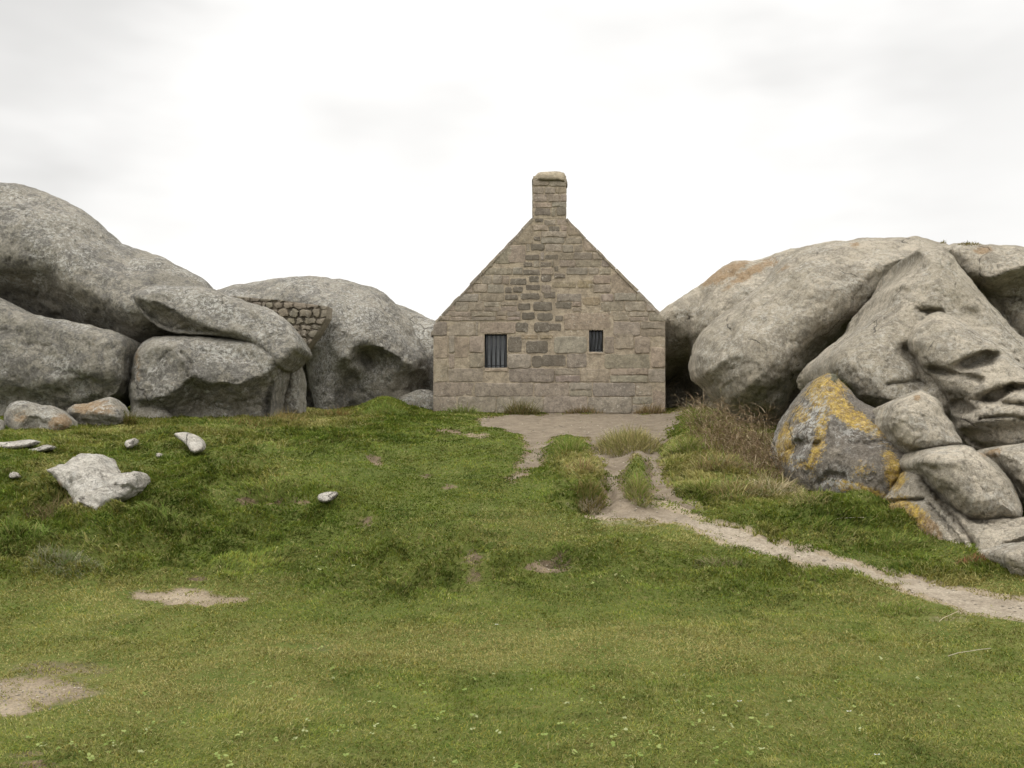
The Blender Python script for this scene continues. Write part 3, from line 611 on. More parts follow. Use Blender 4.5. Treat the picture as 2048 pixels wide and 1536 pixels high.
# ------------------------------------------------------------------ masonry
def clip_poly(P, poly):
    """clip P by convex counter-clockwise polygon"""
    out = [tuple(p) for p in P]
    for i in range(len(poly)):
        a, b = poly[i], poly[(i+1) % len(poly)]; inp, out = out, []
        if not inp: return []
        side = lambda p: (b[0]-a[0])*(p[1]-a[1])-(b[1]-a[1])*(p[0]-a[0])
        for j in range(len(inp)):
            p, q = inp[j], inp[(j+1) % len(inp)]; sp_, sq = side(p), side(q)
            if sp_ >= 0: out.append(p)
            if (sp_ >= 0) != (sq >= 0):
                t = sp_/(sp_-sq); out.append((p[0]+t*(q[0]-p[0]), p[1]+t*(q[1]-p[1])))
    return out
def area(P): return .5*sum(P[i][0]*P[(i+1) % len(P)][1]-P[(i+1) % len(P)][0]*P[i][1] for i in range(len(P)))
class Masonry:
    def __init__(s): s.V, s.Fc, s.Cl = [], [], []
    def stone(s, rect, clip, color, prot=.015, jit=.008, rnd=.25, fn=None):
        """one stone of the wall face; local x right, z up, outward is -y; fn maps (x, out, z) to the wall's own frame"""
        x0, z0, x1, z1 = rect; w, h = x1-x0, z1-z0
        if w < .03 or h < .025: return
        r = min(w, h)*rnd; pts = []
        for cx, cz, a0 in ((x1-r, z1-r, 0), (x0+r, z1-r, 90), (x0+r, z0+r, 180), (x1-r, z0+r, 270)):
            for k in (0, 45, 90):
                a = math.radians(a0+k); pts.append((cx+r*math.cos(a), cz+r*math.sin(a)))
        rich = []
        for i, p in enumerate(pts):
            q = pts[(i+1) % len(pts)]; n = max(1, int(math.hypot(q[0]-p[0], q[1]-p[1])/.07))
            rich += [(p[0]+(q[0]-p[0])*k/n, p[1]+(q[1]-p[1])*k/n) for k in range(n)]
        pts = [(x+random.uniform(-jit, jit), z+random.uniform(-jit, jit)) for x, z in rich]
        if clip: pts = clip_poly(pts, clip)
        if len(pts) < 3 or abs(area(pts)) < .0012: return
        cx = sum(p[0] for p in pts)/len(pts); cz = sum(p[1] for p in pts)/len(pts)
        base = len(s.V); n = len(pts); prot *= random.uniform(.5, 1.4); ta, tb = random.uniform(-.03, .03), random.uniform(-.03, .03)
        col = [max(.01, c*random.uniform(.95, 1.05)) for c in color]
        ext = max(.02, min(w, h))
        for ins, o in ((0., -.01), (0.004, prot*.55), (min(.012, ext*.12), prot*.92), (min(.03, ext*.28), prot)):
            for x, z in pts:
                L = math.hypot(x-cx, z-cz)+1e-6; k = max(.15, 1-ins/L)
                X_, Z_ = cx+(x-cx)*k, cz+(z-cz)*k
                oo = o+(ta*(X_-cx)+tb*(Z_-cz) if o > 0 else 0)+(random.uniform(-.0025, .0025) if o > 0 else 0)
                s.V.append(fn(X_, oo, Z_) if fn else (X_, -oo, Z_)); s.Cl.append(col)
        for r_ in range(3):
            for i in range(n):
                j = (i+1) % n; s.Fc.append((base+r_*n+i, base+r_*n+j, base+(r_+1)*n+j, base+(r_+1)*n+i))
        s.V.append(fn(cx, prot*1.05, cz) if fn else (cx, -prot*1.05, cz)); s.Cl.append(col); c = len(s.V)-1
        for i in range(n): s.Fc.append((base+3*n+i, base+3*n+(i+1) % n, c))
    def face(s, pts, col):
        b = len(s.V); s.V += [tuple(p) for p in pts]; s.Cl += [col]*len(pts); s.Fc.append(tuple(range(b, b+len(pts))))
    def build(s, name, parent, mat='masonry', **k):
        return mesh_obj(name, s.V, s.Fc, M[mat], parent=parent, smooth=True, col=np.array(s.Cl), **k)
def auto_sharp(o, deg=40):
    o.data.set_sharp_from_angle(angle=math.radians(deg))
MORTAR = (.45,.365,.255)
def stone_tone():
    b = random.choice([(.355,.292,.218),(.315,.262,.198),(.385,.322,.24),(.345,.28,.202),(.285,.245,.195),(.365,.315,.252)])
    k = random.uniform(.74, 1.02); return tuple(c*k*random.uniform(.98, 1.02) for c in b)

S = 92.19; HC = 1098.5; HB = 826.
house = bpy.data.objects.new('stone_house', None); C.objects.link(house)
house.location = ((HC-HX)/F*19.2, 19.2, CAMZ+(HY-HB)/F*19.2)
tag(house, 'small granite house with a steep gable and one chimney wedged between the boulders', 'house')
hl = lambda px, py: ((px-HC)/S, (HB-py)/S)                          # photo pixel on the gable -> house x, z
zz = lambda X_, Y_: hl(840+X_/2.844, 320+Y_/2.844)
GAB = [hl(*p) for p in [(866.5,862),(1330.5,862),(1330.5,641),(1318,627),(1132.5,437.5),(1065.5,437.5),(871,644),(867,652)]]
GAB = GAB if area(GAB) > 0 else GAB[::-1]
WIN = [hl(969,736)+hl(1014,668), hl(1178,704)+hl(1206.5,660)]       # x0 z0 x1 z1

def rects_minus(iv, cuts):
    out = [iv]
    for a, b in cuts:
        nx_ = []
        for u, v in out:
            if b <= u or a >= v: nx_.append((u, v)); continue
            if a-u > .03: nx_.append((u, a))
            if v-b > .03: nx_.append((b, v))
        out = nx_
    return out
def courses(ms, rows, xr, clip, explicit, holes, widths, fn=None, mort=.012, **kw):
    for (x0, z0, x1, z1), col, rn in explicit:
        ms.stone((x0, z0, x1, z1), clip, col, rnd=rn, fn=fn, prot=.012)
    for k in range(len(rows)-1):
        zt, zb = rows[k], rows[k+1]; h = zt-zb
        cuts = [(e[0][0]-mort, e[0][2]+mort) for e in explicit if min(e[0][3], zt)-max(e[0][1], zb) > .25*min(h, e[0][3]-e[0][1])]
        for hx0, hz0, hx1, hz1 in holes:
            if min(hz1, zt)-max(hz0, zb) > .01: cuts.append((hx0-.002, hx1+.002))
        wmin, wmax = widths(zt)
        for a, b in rects_minus(xr, sorted(cuts)):
            x = a
            while x < b-.02:
                w = random.uniform(wmin, wmax)
                if b-(x+w) < wmin*.6: w = b-x
                m = mort*random.uniform(.6, 1.3); zj = random.uniform(-.012, .012)
                # now and then two thin stones share a course
                if h > .2 and random.random() < .3 and w < .9:
                    zc = zb+h*random.uniform(.4, .6)
                    ms.stone((x+m/2, zc+m/2, x+w-m/2, zt-m/2+zj), clip, stone_tone(), fn=fn, **kw)
                    ms.stone((x+m/2, zb+m/2+zj, x+w-m/2, zc-m/2), clip, stone_tone(), fn=fn, **kw)
                else:
                    ms.stone((x+m/2, zb+m/2+zj, x+w-m/2, zt-m/2+zj), clip, stone_tone(), fn=fn, **kw)
                x += w
DK = [(655,335,700,351,.6),(735,378,792,408,.5),(648,435,682,456,.55),(630,478,706,513,.5),(598,540,679,567,.35),(712,540,786,565,.4),(590,583,640,606,.55),(685,583,742,606,.6),(765,605,787,632,.5),
      (590,624,681,651,.38),(690,652,746,690,.55),(765,648,826,671,.55),(514,675,606,708,.33),(621,662,676,693,.3),(605,710,682,740,.5),(484,725,521,756,.3),(530,722,583,753,.3),(574,760,679,792,.25),
      (484,767,556,795,.32),(705,752,770,785,.55),(560,815,628,853,.25),(645,808,751,856,.38),(770,808,861,845,.45),(580,868,651,906,.25),(667,872,753,911,.32),(770,885,811,915,.6),(545,925,613,976,.42),(650,925,736,978,.38),
      (736,930,802,970,.6),(605,1030,726,1098,.5),(637,1115,692,1177,.42),(694,1110,826,1172,.6),(500,1005,577,1092,.55)]
EX = []
for X0, Y0, X1, Y1, t in DK:
    a, b = zz(X0, Y1), zz(X1, Y0); g = (.27,.225,.17) if t > .2 else (.2,.19,.17)
    EX.append(((a[0]-.006, a[1]-.006, b[0]+.006, b[1]+.006), tuple(c*t*.5 for c in g), .24 if t < .5 else .2))
for X0, Y0, X1, Y1 in ((750,690,886,726),(895,684,981,729),(925,780,1026,826),(575,992,671,1019),(680,994,756,1016)):
    a, b = zz(X0, Y1), zz(X1, Y0); EX.append(((*a, *b), (.30,.235,.13), .3))
for X0, Y0, X1, Y1, tt in ((335,922,545,986,.9),(820,872,1092,966,1.05),(366,1183,500,1200,1.35),(955,1093,1045,1103,1.4),(200,1008,275,1125,.85),(80,1005,160,1128,1.),(160,920,310,1000,1.),(80,1135,155,1265,1.05),
        (500,485,600,585,.95),(420,490,520,590,.8),(520,360,640,480,.78),(840,340,940,430,.95),(930,430,1010,520,1.),(1110,985,1215,1075,.95),(1315,1065,1392,1180,1.1),(1325,1310,1395,1430,.8),(1090,640,1250,760,.95)):
    a, b = zz(X0, Y1), zz(X1, Y0); EX.append(((*a, *b), tuple(c*tt for c in (.36,.29,.205)), .1))
rows = [zz(0, y)[1] for y in (338,372,405,440,478,525,570,612,655,707,757,805,862,915,1000,1100,1185,1265,1345,1440,1520)]
ms = Masonry()
# mortar face with window openings
outer = [Vector(p) for p in GAB]; vs = list(outer); ed = [(i, (i+1) % len(outer)) for i in range(len(outer))]
for w in WIN:
    b = len(vs); vs += [Vector((w[0], w[1])), Vector((w[2], w[1])), Vector((w[2], w[3])), Vector((w[0], w[3]))]; ed += [(b+i, b+(i+1) % 4) for i in range(4)]
for x in np.arange(-2.5, 2.5, .12):
    for z in np.arange(-.35, 4.2, .12):
        p = (x+random.uniform(-.03,.03), z+random.uniform(-.03,.03))
        if inside(np.array([p]), np.array(GAB))[0] and seg_dist(np.array([p]), np.array(GAB), True)[0] > .04 and all(not (w[0]-.03 < p[0] < w[2]+.03 and w[1]-.03 < p[1] < w[3]+.03) for w in WIN): vs.append(Vector(p))
ov, oe, of, *_ = delaunay_2d_cdt(vs, ed, [], 0, 1e-5)
b0 = len(ms.V)
for v in ov: ms.V.append((v.x, random.uniform(-.003, .004), v.y)); ms.Cl.append(MORTAR)
for f in of:
    c = sum((ov[i] for i in f), Vector((0,0)))/len(f)
    if not inside(np.array([tuple(c)]), np.array(GAB))[0]: continue
    if any(w[0] < c.x < w[2] and w[1] < c.y < w[3] for w in WIN): continue
    ms.Fc.append(tuple(b0+i for i in f))
TH = .55
for i in range(len(GAB)):                                            # thickness of the gable, rake and sides
    a, b = GAB[i], GAB[(i+1) % len(GAB)]; n = max(1, int(math.hypot(b[0]-a[0], b[1]-a[1])/.3))
    for k in range(n):
        p = (a[0]+(b[0]-a[0])*k/n, a[1]+(b[1]-a[1])*k/n); q = (a[0]+(b[0]-a[0])*(k+1)/n, a[1]+(b[1]-a[1])*(k+1)/n)
        ms.face([(p[0],0,p[1]),(p[0],TH,p[1]),(q[0],TH,q[1]),(q[0],0,q[1])], stone_tone())
for w in WIN:                                                        # reveals
    c = [(w[0],w[1]),(w[2],w[1]),(w[2],w[3]),(w[0],w[3])]
    for i in range(4):
        a, b = c[i], c[(i+1) % 4]; ms.face([(a[0],0,a[1]),(b[0],0,b[1]),(b[0],TH,b[1]),(a[0],TH,a[1])], (.24,.2,.155))
courses(ms, rows, (-2.53, 2.53), GAB, EX, WIN, lambda z: (.22,.62) if z > 1.9 else ((.45,1.15) if z > .9 else (.5,1.3)), mort=.014, jit=.008, rnd=.16)
# uneven verge stones along both rakes
for (ax, az), (bx, bz) in ((GAB[3], GAB[4]), (GAB[5], GAB[6])):
    L = math.hypot(bx-ax, bz-az); ux, uz = (bx-ax)/L, (bz-az)/L; nx_, nz_ = uz, -ux
    if nz_ < 0: nx_, nz_ = -nx_, -nz_
    t = 0.
    while t < L-.05:
        w = min(random.uniform(.3, .75), L-t); h = random.uniform(.012, .04); y0 = random.uniform(-.035, -.018); tone = tuple(c*.95 for c in stone_tone())
        def q(s_, d_, y_): return (ax+ux*s_+nx_*d_, y_, az+uz*s_+nz_*d_)
        n = max(2, int(w/.12)); top = [(t+.008+(w-.016)*k/n, h+random.uniform(-.009, .009)) for k in range(n+1)]
        for k in range(n):
            (s0, h0), (s1, h1) = top[k], top[k+1]
            ms.face([q(s0,-.03,y0),q(s1,-.03,y0),q(s1,h1-.008,y0),q(s0,h0-.008,y0)], tone); ms.face([q(s0,h0-.008,y0),q(s1,h1-.008,y0),q(s1,h1,y0+.03),q(s0,h0,y0+.03)], tone)
            ms.face([q(s0,h0,y0+.03),q(s1,h1,y0+.03),q(s1,h1,TH-.02),q(s0,h0,TH-.02)], tone)
        for s_, hh in (top[0], top[-1]): ms.face([q(s_,-.03,y0),q(s_,hh,y0+.02),q(s_,hh,TH-.02),q(s_,-.03,TH-.02)], tone)
        t += w
auto_sharp(ms.build('gable_wall', house))
# remaining walls
LEN = 6.2; EH = hl(0, 650)[1]-.12
for sgn, nm in ((-1, 'side_wall'), (1, 'side_wall')):
    sw = Masonry(); xs = sgn*(2.515); 
    sw.face([(xs,TH+.002,-.4),(xs,LEN,-.4),(xs,LEN,EH),(xs,TH+.002,EH)], MORTAR); xi = sgn*2.0
    sw.face([(xi,TH+.002,-.4),(xi,LEN,-.4),(xi,LEN,EH),(xi,TH+.002,EH)], MORTAR); sw.face([(xs,TH+.002,EH),(xs,LEN,EH),(xi,LEN,EH),(xi,TH+.002,EH)], MORTAR)
    fn = (lambda a, o, z, xs=xs, sgn=sgn: (xs+sgn*o, a, z))
    courses(sw, [EH-.01-.27*k for k in range(9)], (TH+.01, LEN), None, [], [], lambda z: (.3,.9), fn=fn, mort=.016)
    auto_sharp(sw.build(nm, house, fix=True))
bw = Masonry(); BGp = [(-2.5,-.4),(2.5,-.4),(2.5,EH),(.0,4.02),(-2.5,EH)]
bw.face([(x, LEN+.003, z) for x, z in BGp], MORTAR); bw.face([(x, LEN+.4, z) for x, z in BGp], MORTAR)
for i in range(5):
    a, b = BGp[i], BGp[(i+1) % 5]; bw.face([(a[0],LEN+.003,a[1]),(b[0],LEN+.003,b[1]),(b[0],LEN+.4,b[1]),(a[0],LEN+.4,a[1])], MORTAR)
courses(bw, [4.0-.27*k for k in range(17)], (-2.5,2.5), BGp, [], [], lambda z: (.3,.9), fn=lambda a, o, z: (a, LEN+.4+o, z), mort=.016)
auto_sharp(bw.build('back_wall', house, fix=True))
# stone slab roof, a little lower than the gable parapet
roof = Masonry(); RZ = 3.98
for sgn in (-1, 1):
    ex, ez = sgn*2.62, EH-.05
    n = 11
    for r_ in range(n):
        t0, t1 = r_/n, (r_+1)/n; y = TH+.005
        while y < LEN+.5:
            w = min(random.uniform(.35, .8), LEN+.5-y)
            def q(t, lift): return (ex+(0-ex)*t, ez+(RZ-ez)*t+lift)
            l = random.uniform(.03, .05); (xa, za), (xb, zb) = q(max(0, t0-.02), l+.02), q(t1, l-.012); tone = stone_tone()
            (xc, zc), (xd, zd) = q(max(0, t0-.02), -.05), q(t1, -.05)
            roof.face([(xa,y+.004,za),(xa,y+w-.004,za),(xb,y+w-.004,zb),(xb,y+.004,zb)], tone)
            roof.face([(xa,y+.004,za),(xa,y+w-.004,za),(xc,y+w-.004,zc),(xc,y+.004,zc)], tone)
            for yy in (y+.004, y+w-.004): roof.face([(xa,yy,za),(xb,yy,zb),(xd,yy,zd),(xc,yy,zc)], tone)
            y += w
auto_sharp(roof.build('roof', house, fix=True), 25)
# chimney
ch = Masonry(); cx0, cz0 = hl(1066.5, 437); cx1, cz1 = hl(1132.5, 352); CD = .62
for f in ([(cx0,0,cz0),(cx1,0,cz0),(cx1,0,cz1),(cx0,0,cz1)], [(cx0,CD,cz0),(cx1,CD,cz0),(cx1,CD,cz1),(cx0,CD,cz1)], [(cx0,0,cz0),(cx0,CD,cz0),(cx0,CD,cz1),(cx0,0,cz1)], [(cx1,0,cz0),(cx1,CD,cz0),(cx1,CD,cz1),(cx1,0,cz1)]): ch.face(f, MORTAR)
for x in (cx0, cx1):
    pass
crow = [zz(0, y)[1] for y in (108,150,192,240,270,322)]
ce = [((*zz(650,316), *zz(742,274)), (.11,.094,.075), .25), ((*zz(776,316), *zz(832,264)), (.13,.11,.088), .25)]
courses(ch, crow, (cx0-.004, cx1+.004), None, ce, [], lambda z: (.2,.42), mort=.014, jit=.006, rnd=.2)
for xs, sgn in ((cx0, -1), (cx1, 1)):
    courses(ch, crow, (.005, CD-.005), None, [], [], lambda z: (.2,.4), fn=(lambda a, o, z, xs=xs, sgn=sgn: (xs+sgn*o*.7, a, z)), mort=.014, jit=.005)
chim = ch.build('chimney', house, fix=True); auto_sharp(chim)
# rough capping: a loft of uneven rings
cap = Masonry(); prof_ = [(cx0-.012,cx1+.012,356,-.02),(cx0-.02,cx1+.045,361,-.04),(cx0-.02,cx1+.03,355,-.035),(cx0+.04,cx1-.005,349,-.005),(cx0+.10,cx1-.04,343.5,.06),(cx0+.17,cx1-.09,340.5,.12)]
prev = None; N_ = 28
for k, (xa, xb, py, ins) in enumerate(prof_):
    z = hl(0, py)[1]; ring = []
    for i in range(N_):
        a = 2*math.pi*(i+.5)/N_; e = .35
        u = math.copysign(abs(math.cos(a))**e, math.cos(a)); v = math.copysign(abs(math.sin(a))**e, math.sin(a))
        ya, yb = ins, CD-ins
        x = (xa+xb)/2+u*(xb-xa)/2; y = (ya+yb)/2+v*(yb-ya)/2
        zt = z+random.uniform(-.012,.012)+(-.05*max(0, x/.36)**2 if k in (1, 2) else 0)
        ring.append(len(cap.V)); cap.V.append((x+random.uniform(-.008,.008), y+random.uniform(-.008,.008), zt)); cap.Cl.append((.31,.255,.165))
    if prev:
        for i in range(N_): cap.Fc.append((prev[i], prev[(i+1) % N_], ring[(i+1) % N_], ring[i]))
    prev = ring
cap.Fc.append(tuple(prev))
capo = cap.build('chimney_cap', chim, fix=True)
# windows
def simple(name, col, rough=.6, metal=0, bump=0):
    n = NT(name); c = n.mix(n.ramp(n.noise(18, 5, .7), .3, .7), tuple(v*.75 for v in col), tuple(min(1, v*1.2) for v in col))
    n.done(c, rough, n.bump(n.noise(60, 4), .3, .01) if bump else None, .4); n.b.inputs['Metallic'].default_value = metal; return n.m
M['iron'] = simple('dark_iron', (.03,.032,.036), .6, .0, 1)
M['frame'] = simple('painted_frame', (.045,.05,.058), .5)
def pane_mat():
    n = NT('window_glass'); c = n.mix(n.ramp(n.noise(3, 3), .3, .7), (.115,.125,.135), (.19,.20,.21))
    return n.done(c, .12, None, .6)
M['pane'] = pane_mat()
def boxes(L):
    V, Fc = [], []
    for x0,x1,y0,y1,z0,z1 in L:
        b = len(V); V += [(x,y,z) for z in (z0,z1) for x,y in ((x0,y0),(x1,y0),(x1,y1),(x0,y1))]
        Fc += [(b,b+3,b+2,b+1),(b+4,b+5,b+6,b+7)]+[(b+i,b+(i+1)%4,b+4+(i+1)%4,b+4+i) for i in range(4)]
    return V, Fc
def tube(p, q, r, n=8):
    p, q = Vector(p), Vector(q); ax = (q-p).normalized(); a = ax.orthogonal().normalized(); b = ax.cross(a); V = []
    for c in (p, q): V += [tuple(c+r*(math.cos(2*math.pi*i/n)*a+math.sin(2*math.pi*i/n)*b)) for i in range(n)]
    return V, [(i,(i+1)%n,n+(i+1)%n,n+i) for i in range(n)]+[tuple(range(n))[::-1], tuple(range(n,2*n))]
for w, nb, lab in ((WIN[0], 5, 'larger barred window left of the gable middle'), (WIN[1], 4, 'smaller barred window on the right half of the gable')):
    x0, z0, x1, z1 = w; fy = .27; t = .022
    V, Fc = boxes([(x0+.003,x0+t,fy,fy+.06,z0+.003,z1-.003),(x1-t,x1-.003,fy,fy+.06,z0+.003,z1-.003),(x0+t+.001,x1-t-.001,fy+.001,fy+.059,z1-t,z1-.003),(x0+t+.001,x1-t-.001,fy+.001,fy+.059,z0+.003,z0+t)])
    win = mesh_obj('window', V, Fc, M['frame'], parent=house, smooth=False, fix=True); win['label'] = lab
    V, Fc = boxes([(x0+t+.002,x1-t-.002,fy+.025,fy+.035,z0+t+.002,z1-t-.002)])
    mesh_obj('pane', V, Fc, M['pane'], parent=win, smooth=False, fix=True)
    for k in range(nb):
        x = x0+(x1-x0)*(k+.5)/nb+ (.0 if nb == 5 else 0)
        V, Fc = tube((x,.06,z0-.02),(x,.06,z1+.02),.017); mesh_obj('bar', V, Fc, M['iron'], parent=win, smooth=True)
    V, Fc = boxes([(x0-.01,x1+.01,.05,.072,z0+.045,z0+.07)]); mesh_obj('crossbar', V, Fc, M['iron'], parent=win, smooth=False)
    V, Fc = boxes([(x0+.002,x1-.002,.0-.012,fy-.003,z0-.02,z0+.008)]); 
    mesh_obj('sill', V, Fc, M['white'], parent=win, smooth=False)

# rubble wall plugging the gap between slab and domed boulder
DW = 19.2; w0 = pt(468, 690, DW)
rw = bpy.data.objects.new('rubble_wall', None); rw.location = tuple(w0)
lw = lambda px, py: ((px-468)*DW/F, (690-py)*DW/F)
WP = [lw(*p) for p in [(462,592),(560,600),(655,613),(653,636),(634,668),(610,700),(585,690),(520,640)]]
WP = WP if area(WP) > 0 else WP[::-1]
m = Masonry()
m.face([(x, 0, z) for x, z in WP], (.10,.08,.055)); m.face([(x, .55, z) for x, z in WP], (.12,.1,.07))
for i in range(len(WP)):
    a, b = WP[i], WP[(i+1) % len(WP)]; m.face([(a[0],0,a[1]),(b[0],0,b[1]),(b[0],.55,b[1]),(a[0],.55,a[1])], (.2,.17,.12))
z = lw(0, 590)[1]; rws = [z]
while rws[-1] > -.15: rws.append(rws[-1]-random.uniform(.10, .2))
_st = stone_tone
stone_tone = lambda: tuple(c*k for k in [random.uniform(.6, 1.1)] for c in (.25,.215,.15))
courses(m, rws, (-.1, 2.05), WP, [], [], lambda z: (.09,.30), mort=.022, jit=.022, rnd=.36, prot=.06)
stone_tone = _st
C.objects.unlink(rw) if rw.name in C.objects else None
bpy.data.objects.remove(rw)
rwo = mesh_obj('rubble_wall', np.array(m.V)+w0, m.Fc, M['masonry'], loc=tuple(w0), col=np.array(m.Cl)); auto_sharp(rwo)
tag(rwo, 'patch of dry rubble wall filling the gap between the slanting slab and the domed boulder', 'wall')

# ------------------------------------------------------------------ grass
GREEN = np.array([(.118,.165,.026),(.152,.193,.035),(.190,.212,.048),(.086,.132,.020),(.222,.228,.062)])
STRAW = np.array([(.33,.29,.115),(.29,.245,.09),(.38,.335,.16),(.25,.205,.075)])
N = 1400000
d = (rng.uniform(2.9**.5, 21**.5, N))**2
x = rng.uniform(-1, 1, N)*(.68*d+1.6); y = d
z = grid_lookup(ZG, x, y); P = topx(x, y, z); so = grid_lookup(WIDE, x, y); ba = grid_lookup(BG, x, y)
tall = blob(P, [(250,1030,420,120,1.),(520,860,330,40,.9),(820,1130,200,60,.55),(1700,1050,260,60,.9),(1440,930,130,110,1.),(1260,1120,150,50,.35),(1600,1150,250,40,.5),(1150,960,80,60,.6),(100,880,250,40,.8),(1930,1130,160,40,.8),(780,830,120,30,.8)])
straw = blob(P, [(1000,1290,700,50,.55),(300,1330,400,120,.40),(1500,1310,400,40,.35),(1280,1050,130,20,.7),(1170,925,60,30,.7),(1500,1075,200,25,.5),(600,835,160,25,.6),(300,870,300,30,.35),(1450,940,120,80,.5),(1550,970,90,35,.8),(1900,1180,260,30,.5),(130,970,110,60,.55),(1040,1060,260,40,.4),(1250,875,70,40,.8),(250,1180,330,40,.4),(660,1290,120,25,.6),(120,1110,180,40,.35)])
bank = blob(P, BANKS)
straw = np.clip(straw+.16-.17*bank+.34*n2(x, y, .9, 21, 3)+.25*n2(x, y, 5, 23, 3), .02, .9)
keep = rng.uniform(0, 1, N) > np.clip((so-.33)*2.0+1.3*n2(x, y, 8, 35, 3)*(so > .02)*(so < .97), 0, 1)*.994
keep &= rng.uniform(0, 1, N) > np.clip(ba*1.05+.8*n2(x, y, 9, 33, 3)*(ba > .1), 0, .95)
keep &= ~((P[:,0] > 866) & (P[:,0] < 1331) & (y > 19.15))
thin = n2(x, y, 3, 41, 3)
keep &= rng.uniform(0, 1, N) < np.clip(.92+.35*thin, .5, 1)
x, y, z, P, so, ba, tall, straw, d, thin, bank = [a[keep] for a in (x, y, z, P, so, ba, tall, straw, d, thin, bank)]
N = len(x)
ln = (.018+.010*rng.uniform(0, 1, N)+.006*np.clip(thin, -1, 1))*(1+2.4*tall*np.clip(.55+1.2*n2(x, y, 3.2, 51, 2), .1, 1.4))*(1+.02*np.maximum(d-5, 0))
wd = .0022*(d/4)**1.02*rng.uniform(.7, 1.4, N)*(1+.25*tall)
az = 2*np.pi*rng.uniform(0, 1, N); fld = 4*n2(x, y, .8, 61, 2)
az = np.where(rng.uniform(0, 1, N) < .45+.3*tall, fld+rng.normal(0, .5, N)-np.pi/2, az)
tilt = np.clip(rng.normal(.95, .28, N), .1, 1.45)
dx, dy = np.cos(az), np.sin(az); sx, sy = -dy, dx
rot = rng.normal(0, .7, N); sx, sy = sx*np.cos(rot)-sy*np.sin(rot), sx*np.sin(rot)+sy*np.cos(rot)
z0 = z-.006
b1 = np.stack([x-sx*wd, y-sy*wd, z0], 1); b2 = np.stack([x+sx*wd, y+sy*wd, z0], 1)
mx = np.stack([x+dx*ln*.5*np.sin(tilt*.6), y+dy*ln*.5*np.sin(tilt*.6), z0+ln*.55*np.cos(tilt*.6)], 1)
m1 = mx-np.stack([sx*wd*.8, sy*wd*.8, 0*x], 1); m2 = mx+np.stack([sx*wd*.8, sy*wd*.8, 0*x], 1)
tp = mx+np.stack([dx*ln*.6*np.sin(np.minimum(tilt*1.35, 1.75)), dy*ln*.6*np.sin(np.minimum(tilt*1.35, 1.75)), ln*.6*np.cos(np.minimum(tilt*1.35, 1.75))], 1)
V = np.stack([b1, b2, m2, m1, tp], 1).reshape(-1, 3)
gi = np.clip((rng.uniform(0, 1, N)*.5+.25+.45*n2(x, y, 1.6, 71, 3))*5, 0, 4.99).astype(int)
gi = np.where(tall+.5*bank > .45, np.array([3,0,1,1,2])[gi], gi)
col = GREEN[gi]*rng.uniform(.85, 1.15, (N, 1))*(1-np.outer(np.clip(.12*bank+.06*blob(P, [(700,930,900,130,1.)]), 0, .42), [1.05, .88, 1.05]))*(1+.45*n2(x, y*1.4, 2.6, 73, 3)+.36*n2(x, y*1.3, 9, 75, 3)).clip(.45, 1.6)[:,None]*.9
col[:,2] *= 1-.15*rng.uniform(0, 1, N)
yl = np.clip(straw*1.05-.14, 0, .8)[:,None]; col = col*(1-yl)+yl*np.array([.225,.205,.058])*rng.uniform(.85, 1.15, (N, 1))
iss = rng.uniform(0, 1, N) < straw
col[iss] = .62*STRAW[rng.integers(0, 4, iss.sum())]*rng.uniform(.8, 1.15, (iss.sum(), 1))+.38*col[iss]*1.3
ol = (rng.uniform(0, 1, N) < .25)[:,None]; col = np.where(ol & ~iss[:,None], col*np.array([1.25,1.02,.9]), col)
k5 = np.arange(N)*5
# quads and tips as triangles so that all polygons have three corners
tri = np.concatenate([np.stack([k5, k5+1, k5+2], 1), np.stack([k5, k5+2, k5+3], 1), np.stack([k5+3, k5+2, k5+4], 1)])
gr = fast_mesh('grass', V, 0, tri, M['blade'], np.repeat(col, 5, 0))
tag(gr, 'short grazed turf covering the slope and the foreground', 'grass', kind='stuff')

# clover and plantain leaves scattered in the near turf
cl = []
for cx, cy, rx, ry, n in ((1150,1450,500,90,170),(480,1480,260,55,120),(650,1390,180,40,40),(1650,1400,320,90,70),(1380,1500,350,40,110),(180,1500,110,25,70),(700,1130,160,50,60),(1330,1160,160,60,30),(1000,1400,500,120,60)):
    for _ in range(int(n*.26)):
        cl.append((random.gauss(cx, rx*.6), random.gauss(cy, ry*.6)))
V, Fc, Cc = [], [], []
for px, py in cl:
    if py < 1060 or py > 1600: continue
    g = ground_at(px, py); r = random.uniform(.004, .009); pc = random.choice([(.20,.25,.07),(.24,.28,.09),(.17,.22,.055),(.29,.31,.15)])
    for k in range(3):
        a = random.uniform(0, 6.28); c = g+np.array([math.cos(a)*r*1.2, math.sin(a)*r*1.2, .016+random.uniform(0,.012)]); b = len(V)
        ta = np.array([random.uniform(-.5,.5), random.uniform(-.7,.2)])
        for i in range(6):
            q = 2*math.pi*i/6; ox, oy = r*math.cos(q), r*.8*math.sin(q); V.append((c[0]+ox, c[1]+oy, c[2]+ta[0]*ox-ta[1]*oy)); Cc.append(pc)
        Fc.append(tuple(range(b, b+6)))
clo = fast_mesh('clover_leaves', np.array(V), 0, np.array(Fc), M['blade'], np.array(Cc)); tag(clo, 'pale clover leaves scattered through the near turf', 'clover', kind='stuff')

